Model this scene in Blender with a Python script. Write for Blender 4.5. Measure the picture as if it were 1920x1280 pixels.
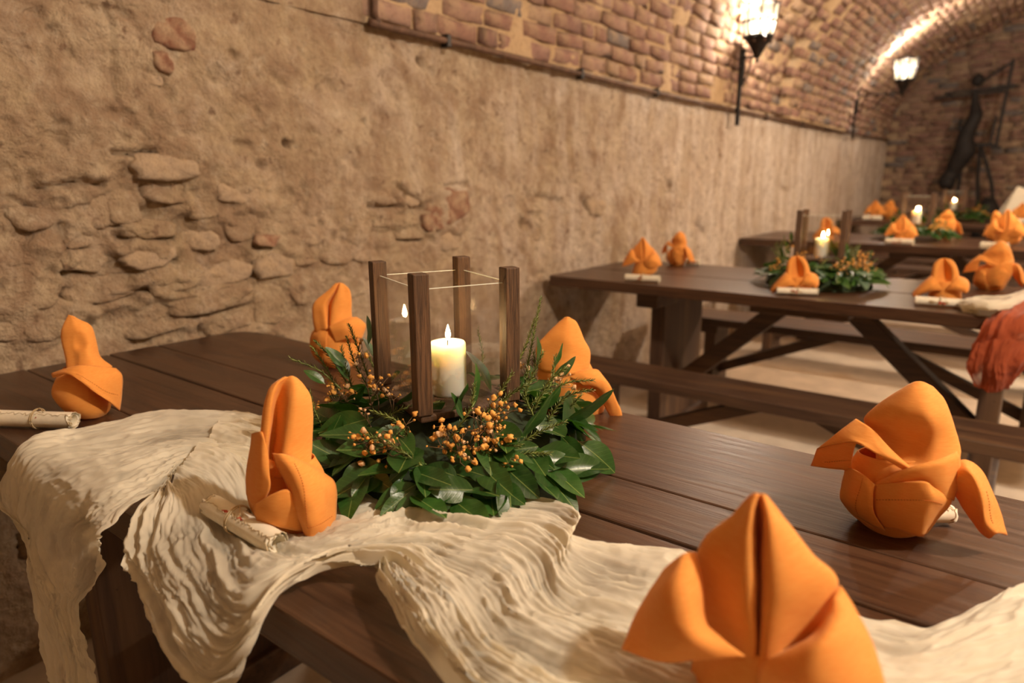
import bpy, math, random
import numpy as np
from mathutils import Vector, Matrix, Quaternion

for _o in list(bpy.data.objects):
    bpy.data.objects.remove(_o)
scene = bpy.context.scene
COL = scene.collection
random.seed(7)
RNG = np.random.default_rng(7)

# ------------------------------------------------------------------ camera
YAW, PITCH, ROLL, FPX = 0.6574, 0.2284, 0.0046, 1279.79
CAM = np.array([0.0, 0.0, 1.18])
_cy, _sy, _cp, _sp = math.cos(YAW), math.sin(YAW), math.cos(PITCH), math.sin(PITCH)
_fwd = np.array([-_sy * _cp, _cy * _cp, -_sp])
_rt = np.array([_cy, _sy, 0.0])
_dn = np.cross(_fwd, _rt)
_cr, _sr = math.cos(ROLL), math.sin(ROLL)
CR = _cr * _rt + _sr * _dn
CD = -_sr * _rt + _cr * _dn
CF = _fwd
cam_d = bpy.data.cameras.new('camera')
cam = bpy.data.objects.new('camera', cam_d)
COL.objects.link(cam)
mw = Matrix.Identity(4)
for i in range(3):
    mw[i][0], mw[i][1], mw[i][2], mw[i][3] = CR[i], -CD[i], -CF[i], CAM[i]
cam.matrix_world = mw
cam_d.sensor_width = 36.0
cam_d.lens = FPX / 1920 * 36.0
cam_d.clip_start = 0.02
cam_d.dof.use_dof = True
cam_d.dof.focus_distance = 0.97
cam_d.dof.aperture_fstop = 3.2
scene.camera = cam

# ------------------------------------------------------------------ view, world
scene.view_settings.view_transform = 'Standard'
scene.view_settings.look = 'None'
scene.view_settings.gamma = 1.0
scene.view_settings.use_curve_mapping = False
scene.view_settings.exposure = 0.1
scene.cycles.use_denoising = True
scene.cycles.max_bounces = 10
scene.cycles.transparent_max_bounces = 16
scene.cycles.caustics_reflective = False
scene.cycles.caustics_refractive = False
world = bpy.data.worlds.new('world')
scene.world = world
world.use_nodes = True
world.node_tree.nodes['Background'].inputs[0].default_value = (1.0, 0.82, 0.62, 1)
world.node_tree.nodes['Background'].inputs[1].default_value = 0.02


def lamp_light(name, loc, watts, col=(1.0, 0.70, 0.42), r=0.06):
    d = bpy.data.lights.new(name, 'POINT')
    d.energy = watts
    d.color = col
    d.shadow_soft_size = r
    o = bpy.data.objects.new(name, d)
    o.location = loc
    COL.objects.link(o)
    return o


WARM = (1.0, 0.84, 0.66)
# the cellar's other lamps: hung from the crown of the vault and on the wall across the room, one in the bay behind the photographer
lamp_light('hanging_lamp_light', (1.25, 1.05, 2.62), 215, (1.0, 0.87, 0.72), .07)
lamp_light('hanging_lamp_light', (1.25, 5.6, 2.62), 250, WARM, .07)
lamp_light('lantern_light_across', (2.2, 8.2, 2.2), 14, WARM)
lamp_light('lantern_light_behind', (1.6, -2.3, 2.2), 2, WARM)


# ------------------------------------------------------------------ helpers
def ray(u, v):
    return CR * ((u - 960) / FPX) + CD * ((v - 640) / FPX) + CF


def at_z(u, v, z):
    d = ray(u, v)
    return CAM + (z - CAM[2]) / d[2] * d


def at_y(u, v, y):
    d = ray(u, v)
    return CAM + (y - CAM[1]) / d[1] * d


def at_x(u, v, x):
    d = ray(u, v)
    return CAM + (x - CAM[0]) / d[0] * d


def at_uy(u, y, z):
    """the point on level z, at depth y down the room, that stands in the image column u"""
    k = (u - 960) / FPX
    a = CR - k * CF
    x = -(a[1] * (y - CAM[1]) + a[2] * (z - CAM[2])) / a[0] + CAM[0]
    return np.array([x, y, z])


def link(o, parent=None):
    COL.objects.link(o)
    if parent is not None:
        o.parent = parent
    return o


def mesh(name, V, F, mat, parent=None, smooth=True, loc=None):
    V = np.asarray(V, dtype=np.float32).reshape(-1, 3)
    me = bpy.data.meshes.new(name)
    if isinstance(F, np.ndarray) and F.ndim == 2:
        n, k = F.shape
        me.vertices.add(len(V))
        me.vertices.foreach_set('co', V.ravel())
        me.loops.add(n * k)
        me.loops.foreach_set('vertex_index', F.astype(np.int32).ravel())
        me.polygons.add(n)
        me.polygons.foreach_set('loop_start', np.arange(0, n * k, k, dtype=np.int32))
        me.update(calc_edges=True)
        me.validate()
    else:
        me.from_pydata([tuple(map(float, p)) for p in V], [], [tuple(int(i) for i in f) for f in F])
        me.update()
    if smooth:
        me.polygons.foreach_set('use_smooth', np.ones(len(me.polygons), dtype=bool))
    me.materials.append(mat)
    o = bpy.data.objects.new(name, me)
    if loc is not None:
        o.location = loc
    return link(o, parent)


def empty(name, loc=(0, 0, 0), rz=0.0, parent=None):
    o = bpy.data.objects.new(name, None)
    o.empty_display_size = 0.05
    o.location = loc
    o.rotation_euler = (0, 0, rz)
    return link(o, parent)


def tag(o, label=None, cat=None, group=None, kind=None):
    if label: o['label'] = label
    if cat: o['category'] = cat
    if group: o['group'] = group
    if kind: o['kind'] = kind
    return o


def kids(o):
    return [c for c in bpy.data.objects if c.parent == o]


def copy_tree(o, parent=None):
    c = o.copy()
    COL.objects.link(c)
    if parent is not None:
        c.parent = parent
    for ch in CHILD.get(o.name, None) or kids(o):
        copy_tree(ch, c)
    return c


CHILD = {}


class MB:
    """collects simple solids into one mesh"""
    def __init__(self):
        self.v, self.f = [], []

    def add(self, V, F):
        n = len(self.v)
        self.v += [tuple(map(float, p)) for p in V]
        self.f += [tuple(int(i) + n for i in q) for q in F]
        return self

    def box(self, c, s, R=None):
        V = np.array([[x, y, z] for x in (-.5, .5) for y in (-.5, .5) for z in (-.5, .5)]) * np.array(s)
        if R is not None:
            V = V @ np.asarray(R).T
        return self.add(V + np.array(c), [(0, 1, 3, 2), (4, 6, 7, 5), (0, 4, 5, 1), (2, 3, 7, 6), (0, 2, 6, 4), (1, 5, 7, 3)])

    def bar(self, p, q, w, h, up=(0, 0, 1)):
        p, q = np.array(p, float), np.array(q, float)
        L = np.linalg.norm(q - p)
        ax = (q - p) / L
        s = np.cross(np.array(up, float), ax)
        if np.linalg.norm(s) < 1e-4:
            s = np.cross((0, 1, 0), ax)
        s /= np.linalg.norm(s)
        t = np.cross(ax, s)
        return self.box((p + q) / 2, (L, w, h), np.stack([ax, s, t], 1))

    def tube(self, pts, r, n=8, cap=True):
        pts = np.array(pts, float)
        rs = np.full(len(pts), r) if np.isscalar(r) else np.array(r, float)
        T = np.gradient(pts, axis=0)
        T /= np.linalg.norm(T, axis=1)[:, None] + 1e-12
        a = np.cross(T[0], (0, 0, 1))
        if np.linalg.norm(a) < 1e-3:
            a = np.cross(T[0], (1, 0, 0))
        V = []
        for i in range(len(pts)):
            a = a - T[i] * np.dot(a, T[i])
            a /= np.linalg.norm(a)
            b = np.cross(T[i], a)
            for k in range(n):
                w = 2 * math.pi * k / n
                V.append(pts[i] + rs[i] * (math.cos(w) * a + math.sin(w) * b))
        F = [(i * n + k, i * n + (k + 1) % n, (i + 1) * n + (k + 1) % n, (i + 1) * n + k) for i in range(len(pts) - 1) for k in range(n)]
        if cap:
            F += [tuple(range(n - 1, -1, -1)), tuple((len(pts) - 1) * n + k for k in range(n))]
        return self.add(V, F)

    def lathe(self, prof, n=24, c=(0, 0, 0), rot=0.0):
        V, F = [], []
        for r, z in prof:
            for k in range(n):
                w = 2 * math.pi * k / n + rot
                V.append((c[0] + r * math.cos(w), c[1] + r * math.sin(w), c[2] + z))
        for i in range(len(prof) - 1):
            for k in range(n):
                F.append((i * n + k, i * n + (k + 1) % n, (i + 1) * n + (k + 1) % n, (i + 1) * n + k))
        F += [tuple(range(n - 1, -1, -1)), tuple((len(prof) - 1) * n + k for k in range(n))]
        return self.add(V, F)

    def build(self, name, mat, parent=None, smooth=False, bevel=0.0, seg=2):
        o = mesh(name, self.v, self.f, mat, parent, smooth)
        if bevel:
            b = o.modifiers.new('edge', 'BEVEL')
            b.width = bevel
            b.segments = seg
            b.limit_method = 'ANGLE'
        return o


def grid_faces(nu, nv, close_v=False):
    i = np.arange(nu - 1)[:, None]
    j = np.arange(nv if close_v else nv - 1)[None, :]
    j2 = (j + 1) % nv
    return np.stack([i * nv + j, i * nv + j2, (i + 1) * nv + j2, (i + 1) * nv + j], -1).reshape(-1, 4)


def catmull(P, n, axis=0, closed=False):
    P = np.moveaxis(np.asarray(P, float), axis, 0)
    m = len(P)
    if closed:
        t = np.arange(m * n) / n
    else:
        t = np.linspace(0, m - 1, (m - 1) * n + 1)
    i = np.floor(t).astype(int)
    if not closed:
        i = np.minimum(i, m - 2)
    f = (t - i).reshape((-1,) + (1,) * (P.ndim - 1))
    def g(k):
        if closed:
            return P[k % m]
        A = np.concatenate([[2 * P[0] - P[1]], P, [2 * P[-1] - P[-2]]])
        return A[np.clip(k + 1, 0, m + 1)]
    a, b, c, d = g(i - 1), g(i), g(i + 1), g(i + 2)
    r = 0.5 * (2 * b + (c - a) * f + (2 * a - 5 * b + 4 * c - d) * f ** 2 + (3 * b - a - 3 * c + d) * f ** 3)
    return np.moveaxis(r, 0, axis)


def lattice(seed, n=256):
    return np.random.default_rng(seed).random((n, n))


_LAT = [lattice(s) for s in range(12)]


def vnoise(x, y, s=0):
    L = _LAT[s % 12]
    xi, yi = np.floor(x).astype(int), np.floor(y).astype(int)
    fx, fy = x - xi, y - yi
    fx, fy = fx * fx * (3 - 2 * fx), fy * fy * (3 - 2 * fy)
    a, b = L[xi % 256, yi % 256], L[(xi + 1) % 256, yi % 256]
    c, d = L[xi % 256, (yi + 1) % 256], L[(xi + 1) % 256, (yi + 1) % 256]
    return (a * (1 - fx) + b * fx) * (1 - fy) + (c * (1 - fx) + d * fx) * fy


def fbm(x, y, oct=4, s=0):
    r, a, t = 0, .5, 0
    for k in range(oct):
        r = r + a * vnoise(x * 2 ** k + 17.3 * k, y * 2 ** k + 9.1 * k, s + k)
        t += a
        a *= .5
    return r / t


# ------------------------------------------------------------------ materials
class NT:
    def __init__(self, name):
        self.m = bpy.data.materials.new(name)
        self.m.use_nodes = True
        self.t = self.m.node_tree
        self.b = self.t.nodes['Principled BSDF']
        self.out = self.t.nodes['Material Output']

    def n(self, kind, **kw):
        nd = self.t.nodes.new(kind)
        for k, v in kw.items():
            setattr(nd, k, v)
        return nd

    def l(self, a, b):
        self.t.links.new(a, b)

    def coord(self, kind='Object', scale=(1, 1, 1), rot=(0, 0, 0)):
        tc = self.n('ShaderNodeTexCoord')
        mp = self.n('ShaderNodeMapping')
        mp.inputs['Scale'].default_value = scale
        mp.inputs['Rotation'].default_value = rot
        self.l(tc.outputs[kind], mp.inputs['Vector'])
        return mp.outputs[0]

    def noise(self, vec, scale=5, detail=4, rough=.55, dist=0.0):
        nd = self.n('ShaderNodeTexNoise')
        nd.inputs['Scale'].default_value = scale
        nd.inputs['Detail'].default_value = detail
        nd.inputs['Roughness'].default_value = rough
        nd.inputs['Distortion'].default_value = dist
        if vec is not None:
            self.l(vec, nd.inputs['Vector'])
        return nd.outputs['Fac']

    def ramp(self, fac, stops, interp='LINEAR'):
        nd = self.n('ShaderNodeValToRGB')
        cr_ = nd.color_ramp
        cr_.interpolation = interp
        while len(cr_.elements) < len(stops):
            cr_.elements.new(.5)
        for e, (p, c) in zip(cr_.elements, stops):
            e.position = p
            e.color = (*c, 1) if len(c) == 3 else c
        self.l(fac, nd.inputs[0])
        return nd.outputs[0]

    def mix(self, fac, a, b, mode='MIX'):
        nd = self.n('ShaderNodeMix', data_type='RGBA', blend_type=mode)
        for s, v in ((0, fac), (6, a), (7, b)):
            if hasattr(v, 'node'):
                self.l(v, nd.inputs[s])
            elif s == 0:
                nd.inputs[0].default_value = v
            else:
                nd.inputs[s].default_value = (*v, 1)
        return nd.outputs[2]

    def math(self, op, a, b=None):
        nd = self.n('ShaderNodeMath', operation=op)
        for s, v in ((0, a), (1, b)):
            if v is None:
                continue
            if hasattr(v, 'node'):
                self.l(v, nd.inputs[s])
            else:
                nd.inputs[s].default_value = v
        return nd.outputs[0]

    def bump(self, h, strength=.3, dist=.01, prev=None):
        nd = self.n('ShaderNodeBump')
        nd.inputs['Strength'].default_value = strength
        nd.inputs['Distance'].default_value = dist
        self.l(h, nd.inputs['Height'])
        if prev is not None:
            self.l(prev, nd.inputs['Normal'])
        return nd.outputs[0]

    def rand(self):
        return self.n('ShaderNodeObjectInfo').outputs['Random']

    def set(self, **kw):
        for k, v in kw.items():
            s = self.b.inputs[k.replace('_', ' ')]
            if hasattr(v, 'node'):
                self.l(v, s)
            elif isinstance(v, tuple) and len(v) == 3 and s.type == 'RGBA':
                s.default_value = (*v, 1)
            else:
                s.default_value = v
        return self


def m_plaster():
    t = NT('old_plaster')
    v = t.n('ShaderNodeNewGeometry').outputs['Position']
    big = t.noise(v, 1.6, 5, .6, .4)
    med = t.noise(v, 7, 6, .65, .3)
    fine = t.noise(v, 38, 6, .7)
    spk = t.noise(v, 24, 3, .5)
    col = t.ramp(big, [(.28, (.36, .26, .155)), (.45, (.47, .355, .225)), (.58, (.54, .425, .29)), (.75, (.59, .48, .35))])
    col = t.mix(t.ramp(med, [(.42, (0, 0, 0)), (.62, (1, 1, 1))]), col, (.345, .235, .15))
    pk = t.noise(v, 3.7, 6, .7, .8)
    col = t.mix(t.ramp(pk, [(.52, (0, 0, 0)), (.68, (.8, .8, .8))]), col, (.55, .43, .32))
    # chalky white bloom in vertical runs, denser farther along the wall
    mp = t.n('ShaderNodeMapping')
    mp.inputs['Scale'].default_value = (1, 1.5, .8)
    t.l(v, mp.inputs['Vector'])
    sv = mp.outputs[0]
    st = t.noise(sv, 2.3, 8, .68, .5)
    sep = t.n('ShaderNodeSeparateXYZ')
    t.l(v, sep.inputs[0])
    far = t.n('ShaderNodeMapRange')
    far.inputs[1].default_value, far.inputs[2].default_value = 1.2, 5.0
    far.inputs[3].default_value, far.inputs[4].default_value = -.13, .29
    t.l(sep.outputs[1], far.inputs[0])
    bloom = t.ramp(t.math('ADD', st, far.outputs[0]), [(.46, (0, 0, 0)), (.72, (.8, .8, .8))])
    m2_ = t.n('ShaderNodeMapping')
    m2_.inputs['Scale'].default_value = (1, 5, .45)
    t.l(v, m2_.inputs['Vector'])
    run = t.ramp(t.noise(m2_.outputs[0], 1.7, 5, .6, .3), [(.38, (.35, .35, .35)), (.60, (1, 1, 1))])
    bloom = t.mix(1.0, bloom, run, 'MULTIPLY')
    col = t.mix(bloom, col, (.82, .745, .67))
    mot = t.noise(v, 13, 8, .75, .6)
    col = t.mix(t.ramp(mot, [(.36, (.6, .6, .6)), (.46, (0, 0, 0))]), col, (.28, .185, .115))
    col = t.mix(t.ramp(mot, [(.52, (0, 0, 0)), (.68, (.6, .6, .6))]), col, (.62, .52, .39))
    stn = t.noise(sv, 5.5, 6, .7, .4)
    col = t.mix(t.ramp(stn, [(.55, (0, 0, 0)), (.68, (.75, .75, .75))]), col, (.30, .19, .115))
    col = t.mix(t.ramp(spk, [(.66, (0, 0, 0)), (.72, (.75, .75, .75))]), col, (.20, .12, .075))
    col = t.mix(t.ramp(fine, [(.35, (.35, .35, .35)), (.6, (0, 0, 0))]), col, (.27, .17, .10))
    t.set(Base_Color=col, Roughness=.95)
    h = t.math('ADD', t.math('MULTIPLY', fine, .6), med)
    t.set(Normal=t.bump(t.math('ADD', h, t.math('MULTIPLY', mot, .25)), 1.0, .030))
    return t.m


def m_stone(name, tones, rough=.93):
    t = NT(name)
    v = t.coord('Object')
    col = t.ramp(t.rand(), [(i / max(1, len(tones) - 1) * .98, c) for i, c in enumerate(tones)], 'CONSTANT' if len(tones) > 3 else 'LINEAR')
    n1 = t.noise(v, 18, 5, .65)
    n2 = t.noise(v, 60, 5, .7)
    col = t.mix(t.ramp(n1, [(.42, (0, 0, 0)), (.66, (.8, .8, .8))]), col, (.45, .33, .21))
    col = t.mix(t.ramp(n2, [(.3, (.6, .6, .6)), (.5, (0, 0, 0))]), col, (.20, .13, .08))
    t.set(Base_Color=col, Roughness=rough, Normal=t.bump(t.math('ADD', n1, n2), .7, .012))
    return t.m


def m_brick(name, per_island=False, k=1.0):
    t = NT(name)
    v = t.coord('Object')
    if per_island:
        r = t.n('ShaderNodeNewGeometry').outputs['Random Per Island']
    else:
        r = t.rand()
    col = t.ramp(r, [(0, (.26, .14, .10)), (.2, (.31, .185, .135)), (.4, (.23, .125, .095)), (.58, (.35, .235, .155)), (.72, (.28, .155, .12)), (.84, (.18, .15, .14)), (.92, (.33, .205, .15))], 'CONSTANT')
    n1 = t.noise(v, 9, 5, .65)
    n2 = t.noise(v, 45, 5, .7)
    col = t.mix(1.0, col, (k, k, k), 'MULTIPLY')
    col = t.mix(t.ramp(n1, [(.50, (0, 0, 0)), (.70, (.75, .75, .75))]), col, (.47 * k, .34 * k, .21 * k))
    col = t.mix(t.ramp(n2, [(.3, (.55, .55, .55)), (.5, (0, 0, 0))]), col, (.15, .085, .06))
    t.set(Base_Color=col, Roughness=.93, Normal=t.bump(t.math('ADD', n1, n2), .7, .012))
    return t.m


def m_mortar():
    t = NT('ochre_mortar')
    v = t.coord('Object')
    n1, n2 = t.noise(v, 3, 5, .6), t.noise(v, 40, 5, .7)
    col = t.ramp(n1, [(.3, (.40, .27, .145)), (.55, (.48, .34, .20)), (.75, (.50, .38, .26))])
    col = t.mix(t.ramp(n2, [(.3, (.5, .5, .5)), (.5, (0, 0, 0))]), col, (.24, .15, .085))
    t.set(Base_Color=col, Roughness=.95, Normal=t.bump(n2, .7, .012))
    return t.m


def m_wood(name, dark, light, scale, rough=(.28, .5), bump=.25, worn=(.22, .12, .055), wear=.5):
    t = NT(name)
    v = t.coord('Object', scale)
    grain = t.noise(v, 3.0, 8, .65, .6)
    big = t.noise(t.coord('Object', tuple(s * .35 for s in scale)), 2.2, 3, .5, .4)
    col = t.ramp(grain, [(.3, dark), (.62, light)])
    col = t.mix(t.ramp(big, [(.46, (0, 0, 0)), (.72, (wear, wear, wear))]), col, worn)
    sc = t.noise(t.coord('Object', (6, 14, 14)), 6, 2, .5)
    col = t.mix(t.ramp(sc, [(.70, (0, 0, 0)), (.78, (.5, .5, .5))]), col, tuple(c * .45 for c in dark))
    mr = t.n('ShaderNodeMapRange')
    mr.inputs[3].default_value, mr.inputs[4].default_value = rough
    t.l(grain, mr.inputs[0])
    t.set(Base_Color=col, Roughness=mr.outputs[0], Normal=t.bump(grain, bump, .004))
    return t.m


def m_napkin():
    t = NT('orange_linen')
    v = t.coord('Object')
    w1 = t.n('ShaderNodeTexWave', wave_type='BANDS', bands_direction='X')
    w2 = t.n('ShaderNodeTexWave', wave_type='BANDS', bands_direction='Z')
    for w in (w1, w2):
        w.inputs['Scale'].default_value = 420
        w.inputs['Distortion'].default_value = 1.2
        t.l(v, w.inputs['Vector'])
    weave = t.math('ADD', w1.outputs['Fac'], w2.outputs['Fac'])
    slub = t.noise(t.coord('Object', (30, 30, 400)), 3, 3, .6)
    col = t.mix(t.ramp(slub, [(.35, (0, 0, 0)), (.7, (1, 1, 1))]), (.90, .35, .058), (.96, .43, .090))
    t.set(Base_Color=col, Roughness=.82, Sheen_Weight=.25, Sheen_Tint=(1.0, .75, .5))
    t.set(Normal=t.bump(weave, .12, .0006))
    tr = t.n('ShaderNodeBsdfTranslucent')
    tr.inputs[0].default_value = (.95, .17, .01, 1)
    mx = t.n('ShaderNodeMixShader')
    mx.inputs[0].default_value = .22
    t.l(t.b.outputs[0], mx.inputs[1])
    t.l(tr.outputs[0], mx.inputs[2])
    t.l(mx.outputs[0], t.out.inputs[0])
    return t.m


def m_gauze(name, base, trans, see=.30):
    t = NT(name)
    v = t.coord('Object')
    w = t.noise(t.coord('Object', (240, 240, 240)), 4, 2, .5)
    big = t.noise(t.coord('Object', (1, 1, 1)), 9, 3, .5, .6)
    col = t.mix(t.ramp(big, [(.35, (0, 0, 0)), (.7, (1, 1, 1))]), tuple(c * .9 for c in base), base)
    t.set(Base_Color=col, Roughness=.9, Sheen_Weight=.2)
    t.set(Normal=t.bump(w, .25, .001))
    tl = t.n('ShaderNodeBsdfTranslucent')
    tl.inputs[0].default_value = (*trans, 1)
    m1 = t.n('ShaderNodeMixShader')
    m1.inputs[0].default_value = .35
    t.l(t.b.outputs[0], m1.inputs[1])
    t.l(tl.outputs[0], m1.inputs[2])
    tp = t.n('ShaderNodeBsdfTransparent')
    m2 = t.n('ShaderNodeMixShader')
    # loose weave: where the mesh attribute 'thin' is high the open threads let the table show through
    at = t.n('ShaderNodeAttribute', attribute_name='thin')
    t.l(t.math('MULTIPLY', at.outputs['Fac'], see), m2.inputs[0])
    t.l(m1.outputs[0], m2.inputs[1])
    t.l(tp.outputs[0], m2.inputs[2])
    t.l(m2.outputs[0], t.out.inputs[0])
    return t.m


def m_leaf(name, dark, light, rough=.33):
    t = NT(name)
    v = t.coord('Object')
    sep = t.n('ShaderNodeSeparateXYZ')
    t.l(v, sep.inputs[0])
    ay = t.math('ABSOLUTE', sep.outputs[1])
    rib = t.ramp(t.math('MULTIPLY', ay, 300.0), [(.0, (.7, .7, .7)), (.22, (0, 0, 0))])
    # side veins leaving the midrib at an angle
    wv = t.n('ShaderNodeTexWave', wave_type='BANDS', bands_direction='X')
    cmb = t.n('ShaderNodeCombineXYZ')
    t.l(t.math('SUBTRACT', sep.outputs[0], ay), cmb.inputs[0])
    t.l(cmb.outputs[0], wv.inputs['Vector'])
    wv.inputs['Scale'].default_value = 38
    vein = t.ramp(wv.outputs['Fac'], [(.88, (0, 0, 0)), (1, (.09, .09, .09))])
    r = t.rand()
    col = t.mix(r, dark, light)
    col = t.mix(t.noise(v, 30, 3, .6), col, tuple(c * .6 for c in dark))
    col = t.mix(vein, col, tuple(min(1, c * 2.2) for c in light))
    col = t.mix(rib, col, (.30, .38, .10))
    bk = t.n('ShaderNodeNewGeometry').outputs['Backfacing']
    t.set(Base_Color=col, Roughness=rough, Normal=t.bump(t.math('SUBTRACT', t.noise(v, 60, 3), vein), .2, .002))
    t.b.inputs['Specular IOR Level'].default_value = .6
    tl = t.n('ShaderNodeBsdfTranslucent')
    tl.inputs[0].default_value = (light[0] * 1.6, light[1] * 1.9, light[2], 1)
    mx = t.n('ShaderNodeMixShader')
    mx.inputs[0].default_value = .13
    t.l(t.b.outputs[0], mx.inputs[1])
    t.l(tl.outputs[0], mx.inputs[2])
    t.l(mx.outputs[0], t.out.inputs[0])
    return t.m


def m_simple(name, c, rough=.6, metal=0.0, var=.25, scale=30, bump=.2):
    t = NT(name)
    v = t.coord('Object')
    n = t.noise(v, scale, 4, .6)
    col = t.mix(t.ramp(n, [(.35, (0, 0, 0)), (.65, (1, 1, 1))]), tuple(x * (1 - var) for x in c), tuple(min(1, x * (1 + var)) for x in c))
    t.set(Base_Color=col, Roughness=rough, Metallic=metal, Normal=t.bump(n, bump, .002))
    return t.m


def m_emit(name, c, s):
    t = NT(name)
    t.set(Base_Color=(.9, .8, .6), Emission_Color=c, Emission_Strength=s)
    return t.m


def m_pane(name, tint=(1, 1, 1), rough=.0, ior=1.5):
    """thin clear sheet glass: lets light straight through, mirrors by Fresnel"""
    t = NT(name)
    lw = t.n('ShaderNodeLayerWeight')
    lw.inputs[0].default_value = .5
    fr = t.math('ADD', .075, t.math('MULTIPLY', t.math('POWER', lw.outputs['Facing'], 5.0), .96))
    gl = t.n('ShaderNodeBsdfGlossy')
    gl.inputs['Roughness'].default_value = rough
    tp = t.n('ShaderNodeBsdfTransparent')
    tp.inputs[0].default_value = (*tint, 1)
    mx = t.n('ShaderNodeMixShader')
    t.l(fr, mx.inputs[0])
    t.l(tp.outputs[0], mx.inputs[1])
    t.l(gl.outputs[0], mx.inputs[2])
    t.l(mx.outputs[0], t.out.inputs[0])
    return t.m


M = {}
M['plaster'] = m_plaster()
M['stone'] = m_stone('rubble_stone', [(.42, .305, .19), (.39, .275, .175), (.44, .33, .21), (.41, .30, .185)])
M['stone_red'] = m_stone('red_brick_stone', [(.20, .085, .05), (.25, .12, .075)])
M['stone_grey'] = m_stone('grey_stone', [(.35, .265, .185), (.39, .29, .20)])
M['brick'] = m_brick('vault_brick')
M['brick_mass'] = m_brick('vault_brick_mass', True)
M['mortar'] = m_mortar()
M['dimmed_brick'] = m_brick('dimmed_brick', True, .72)  # vault brick darkened in colour, standing in for dim light on the end wall
M['dimmed_mortar'] = m_simple('dimmed_mortar', (.27, .185, .115), .95, 0, .25, 9, .5)  # end wall mortar, the same dimness put into its colour
M['floor'] = m_simple('worn_pale_stone', (.57, .48, .38), .8, 0, .14, 5)
M['table'] = m_wood('dark_stained_pine', (.024, .010, .006), (.082, .038, .019), (1.2, 22, 22), (.24, .44), .3, (.12, .062, .03), .4)
M['wood_x'] = m_wood('dark_bench_wood', (.035, .018, .012), (.085, .046, .028), (1.5, 24, 24), (.4, .6))
M['wood_z'] = m_wood('dark_leg_wood', (.035, .018, .011), (.08, .042, .025), (24, 24, 1.5), (.45, .65))
M['post'] = m_wood('brown_post_wood', (.026, .013, .007), (.15, .075, .033), (90, 90, 5), (.5, .7), .7, (.05, .028, .016), .6)
M['napkin'] = m_napkin()
M['gauze'] = m_gauze('cream_gauze', (.93, .87, .71), (.90, .80, .58), .46)
M['rust_gauze'] = m_gauze('rust_gauze', (.50, .105, .035), (.55, .10, .03), .25)
M['leaf'] = m_leaf('laurel_leaf', (.022, .070, .014), (.065, .175, .028), .34)
M['leaf_pale'] = m_leaf('pale_leaf', (.16, .26, .17), (.30, .42, .32), .5)
M['needle'] = m_simple('rosemary_green', (.17, .21, .05), .5, 0, .4, 60)
M['stem'] = m_simple('brown_stem', (.15, .085, .035), .7)
M['blossom'] = m_simple('orange_blossom', (.95, .42, .09), .75, 0, .25, 90, .4)
M['blossom_pale'] = m_simple('pale_blossom', (.82, .52, .27), .75, 0, .2, 90, .4)
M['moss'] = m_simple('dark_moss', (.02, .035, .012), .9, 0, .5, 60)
M['paper'] = m_simple('cream_paper', (.86, .79, .63), .8, 0, .06, 60, .1)
M['paper_edge'] = m_simple('brown_paper_edge', (.55, .44, .28), .85, 0, .3, 200)
M['string'] = m_simple('twine', (.55, .42, .24), .8)
M['red_petal'] = m_simple('red_dried_petal', (.42, .06, .025), .7, 0, .4, 80)
M['iron'] = m_simple('black_iron', (.018, .014, .012), .5, .6, .3, 40)
M['rust'] = m_simple('rusty_conduit', (.12, .065, .04), .7, .3, .4, 25)
M['sculpt'] = m_simple('dark_bronze', (.009, .006, .005), .75, .1, .4, 12)
M['glass'] = m_pane('clear_glass')
M['glass_edge'] = m_simple('polished_glass_edge', (.75, .78, .68), .25, 0, .05)
M['flame'] = m_emit('flame', (1.0, .66, .28), 420)
M['bulb'] = m_emit('lamp_bulb', (1.0, .72, .42), 14)
def m_lit_pane():
    t = NT('lit_lamp_pane')
    t.set(Base_Color=(.02, .018, .012), Roughness=.4, Emission_Color=(1.0, .74, .44), Emission_Strength=1.6)
    tp = t.n('ShaderNodeBsdfTransparent')
    mx = t.n('ShaderNodeMixShader')
    mx.inputs[0].default_value = .6
    t.l(t.b.outputs[0], mx.inputs[1])
    t.l(tp.outputs[0], mx.inputs[2])
    t.l(mx.outputs[0], t.out.inputs[0])
    return t.m


M['lamp_pane'] = m_lit_pane()


def m_wax():
    t = NT('candle_wax')
    t.set(Base_Color=(.95, .89, .75), Roughness=.5, Subsurface_Weight=1.0, Subsurface_Radius=(1.0, .9, .72), Subsurface_Scale=.022)
    return t.m


M['wax'] = m_wax()
# ------------------------------------------------------------------ room shell
WX, WR, YB, YF = -1.857, 2.457, 10.75, -3.0
SPR = 1.69
CXV, AV, BV = 0.30, 2.157, 1.50


def wall_h(y, z):
    """relief of the plastered rubble wall, metres out of the wall plane"""
    n = 2.7 - y
    rough = np.clip(1.25 - .28 * np.maximum(y - .6, 0), .35, 1.25)
    h = (fbm(y * 2.2, z * 2.6, 4, 1) - .5) * .045
    h = h + (fbm(y * 9, z * 11, 4, 3) - .5) * .026 * rough
    h = h + (fbm(y * 34, z * 42, 3, 5) - .5) * .0095 * rough
    pit = fbm(y * 15, z * 17, 3, 7)
    h = h - np.clip(pit - .66, 0, 1) * .10 * rough
    return h


def px_wall(u, v):
    p = at_x(u, v, WX)
    return p[1], p[2]


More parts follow.
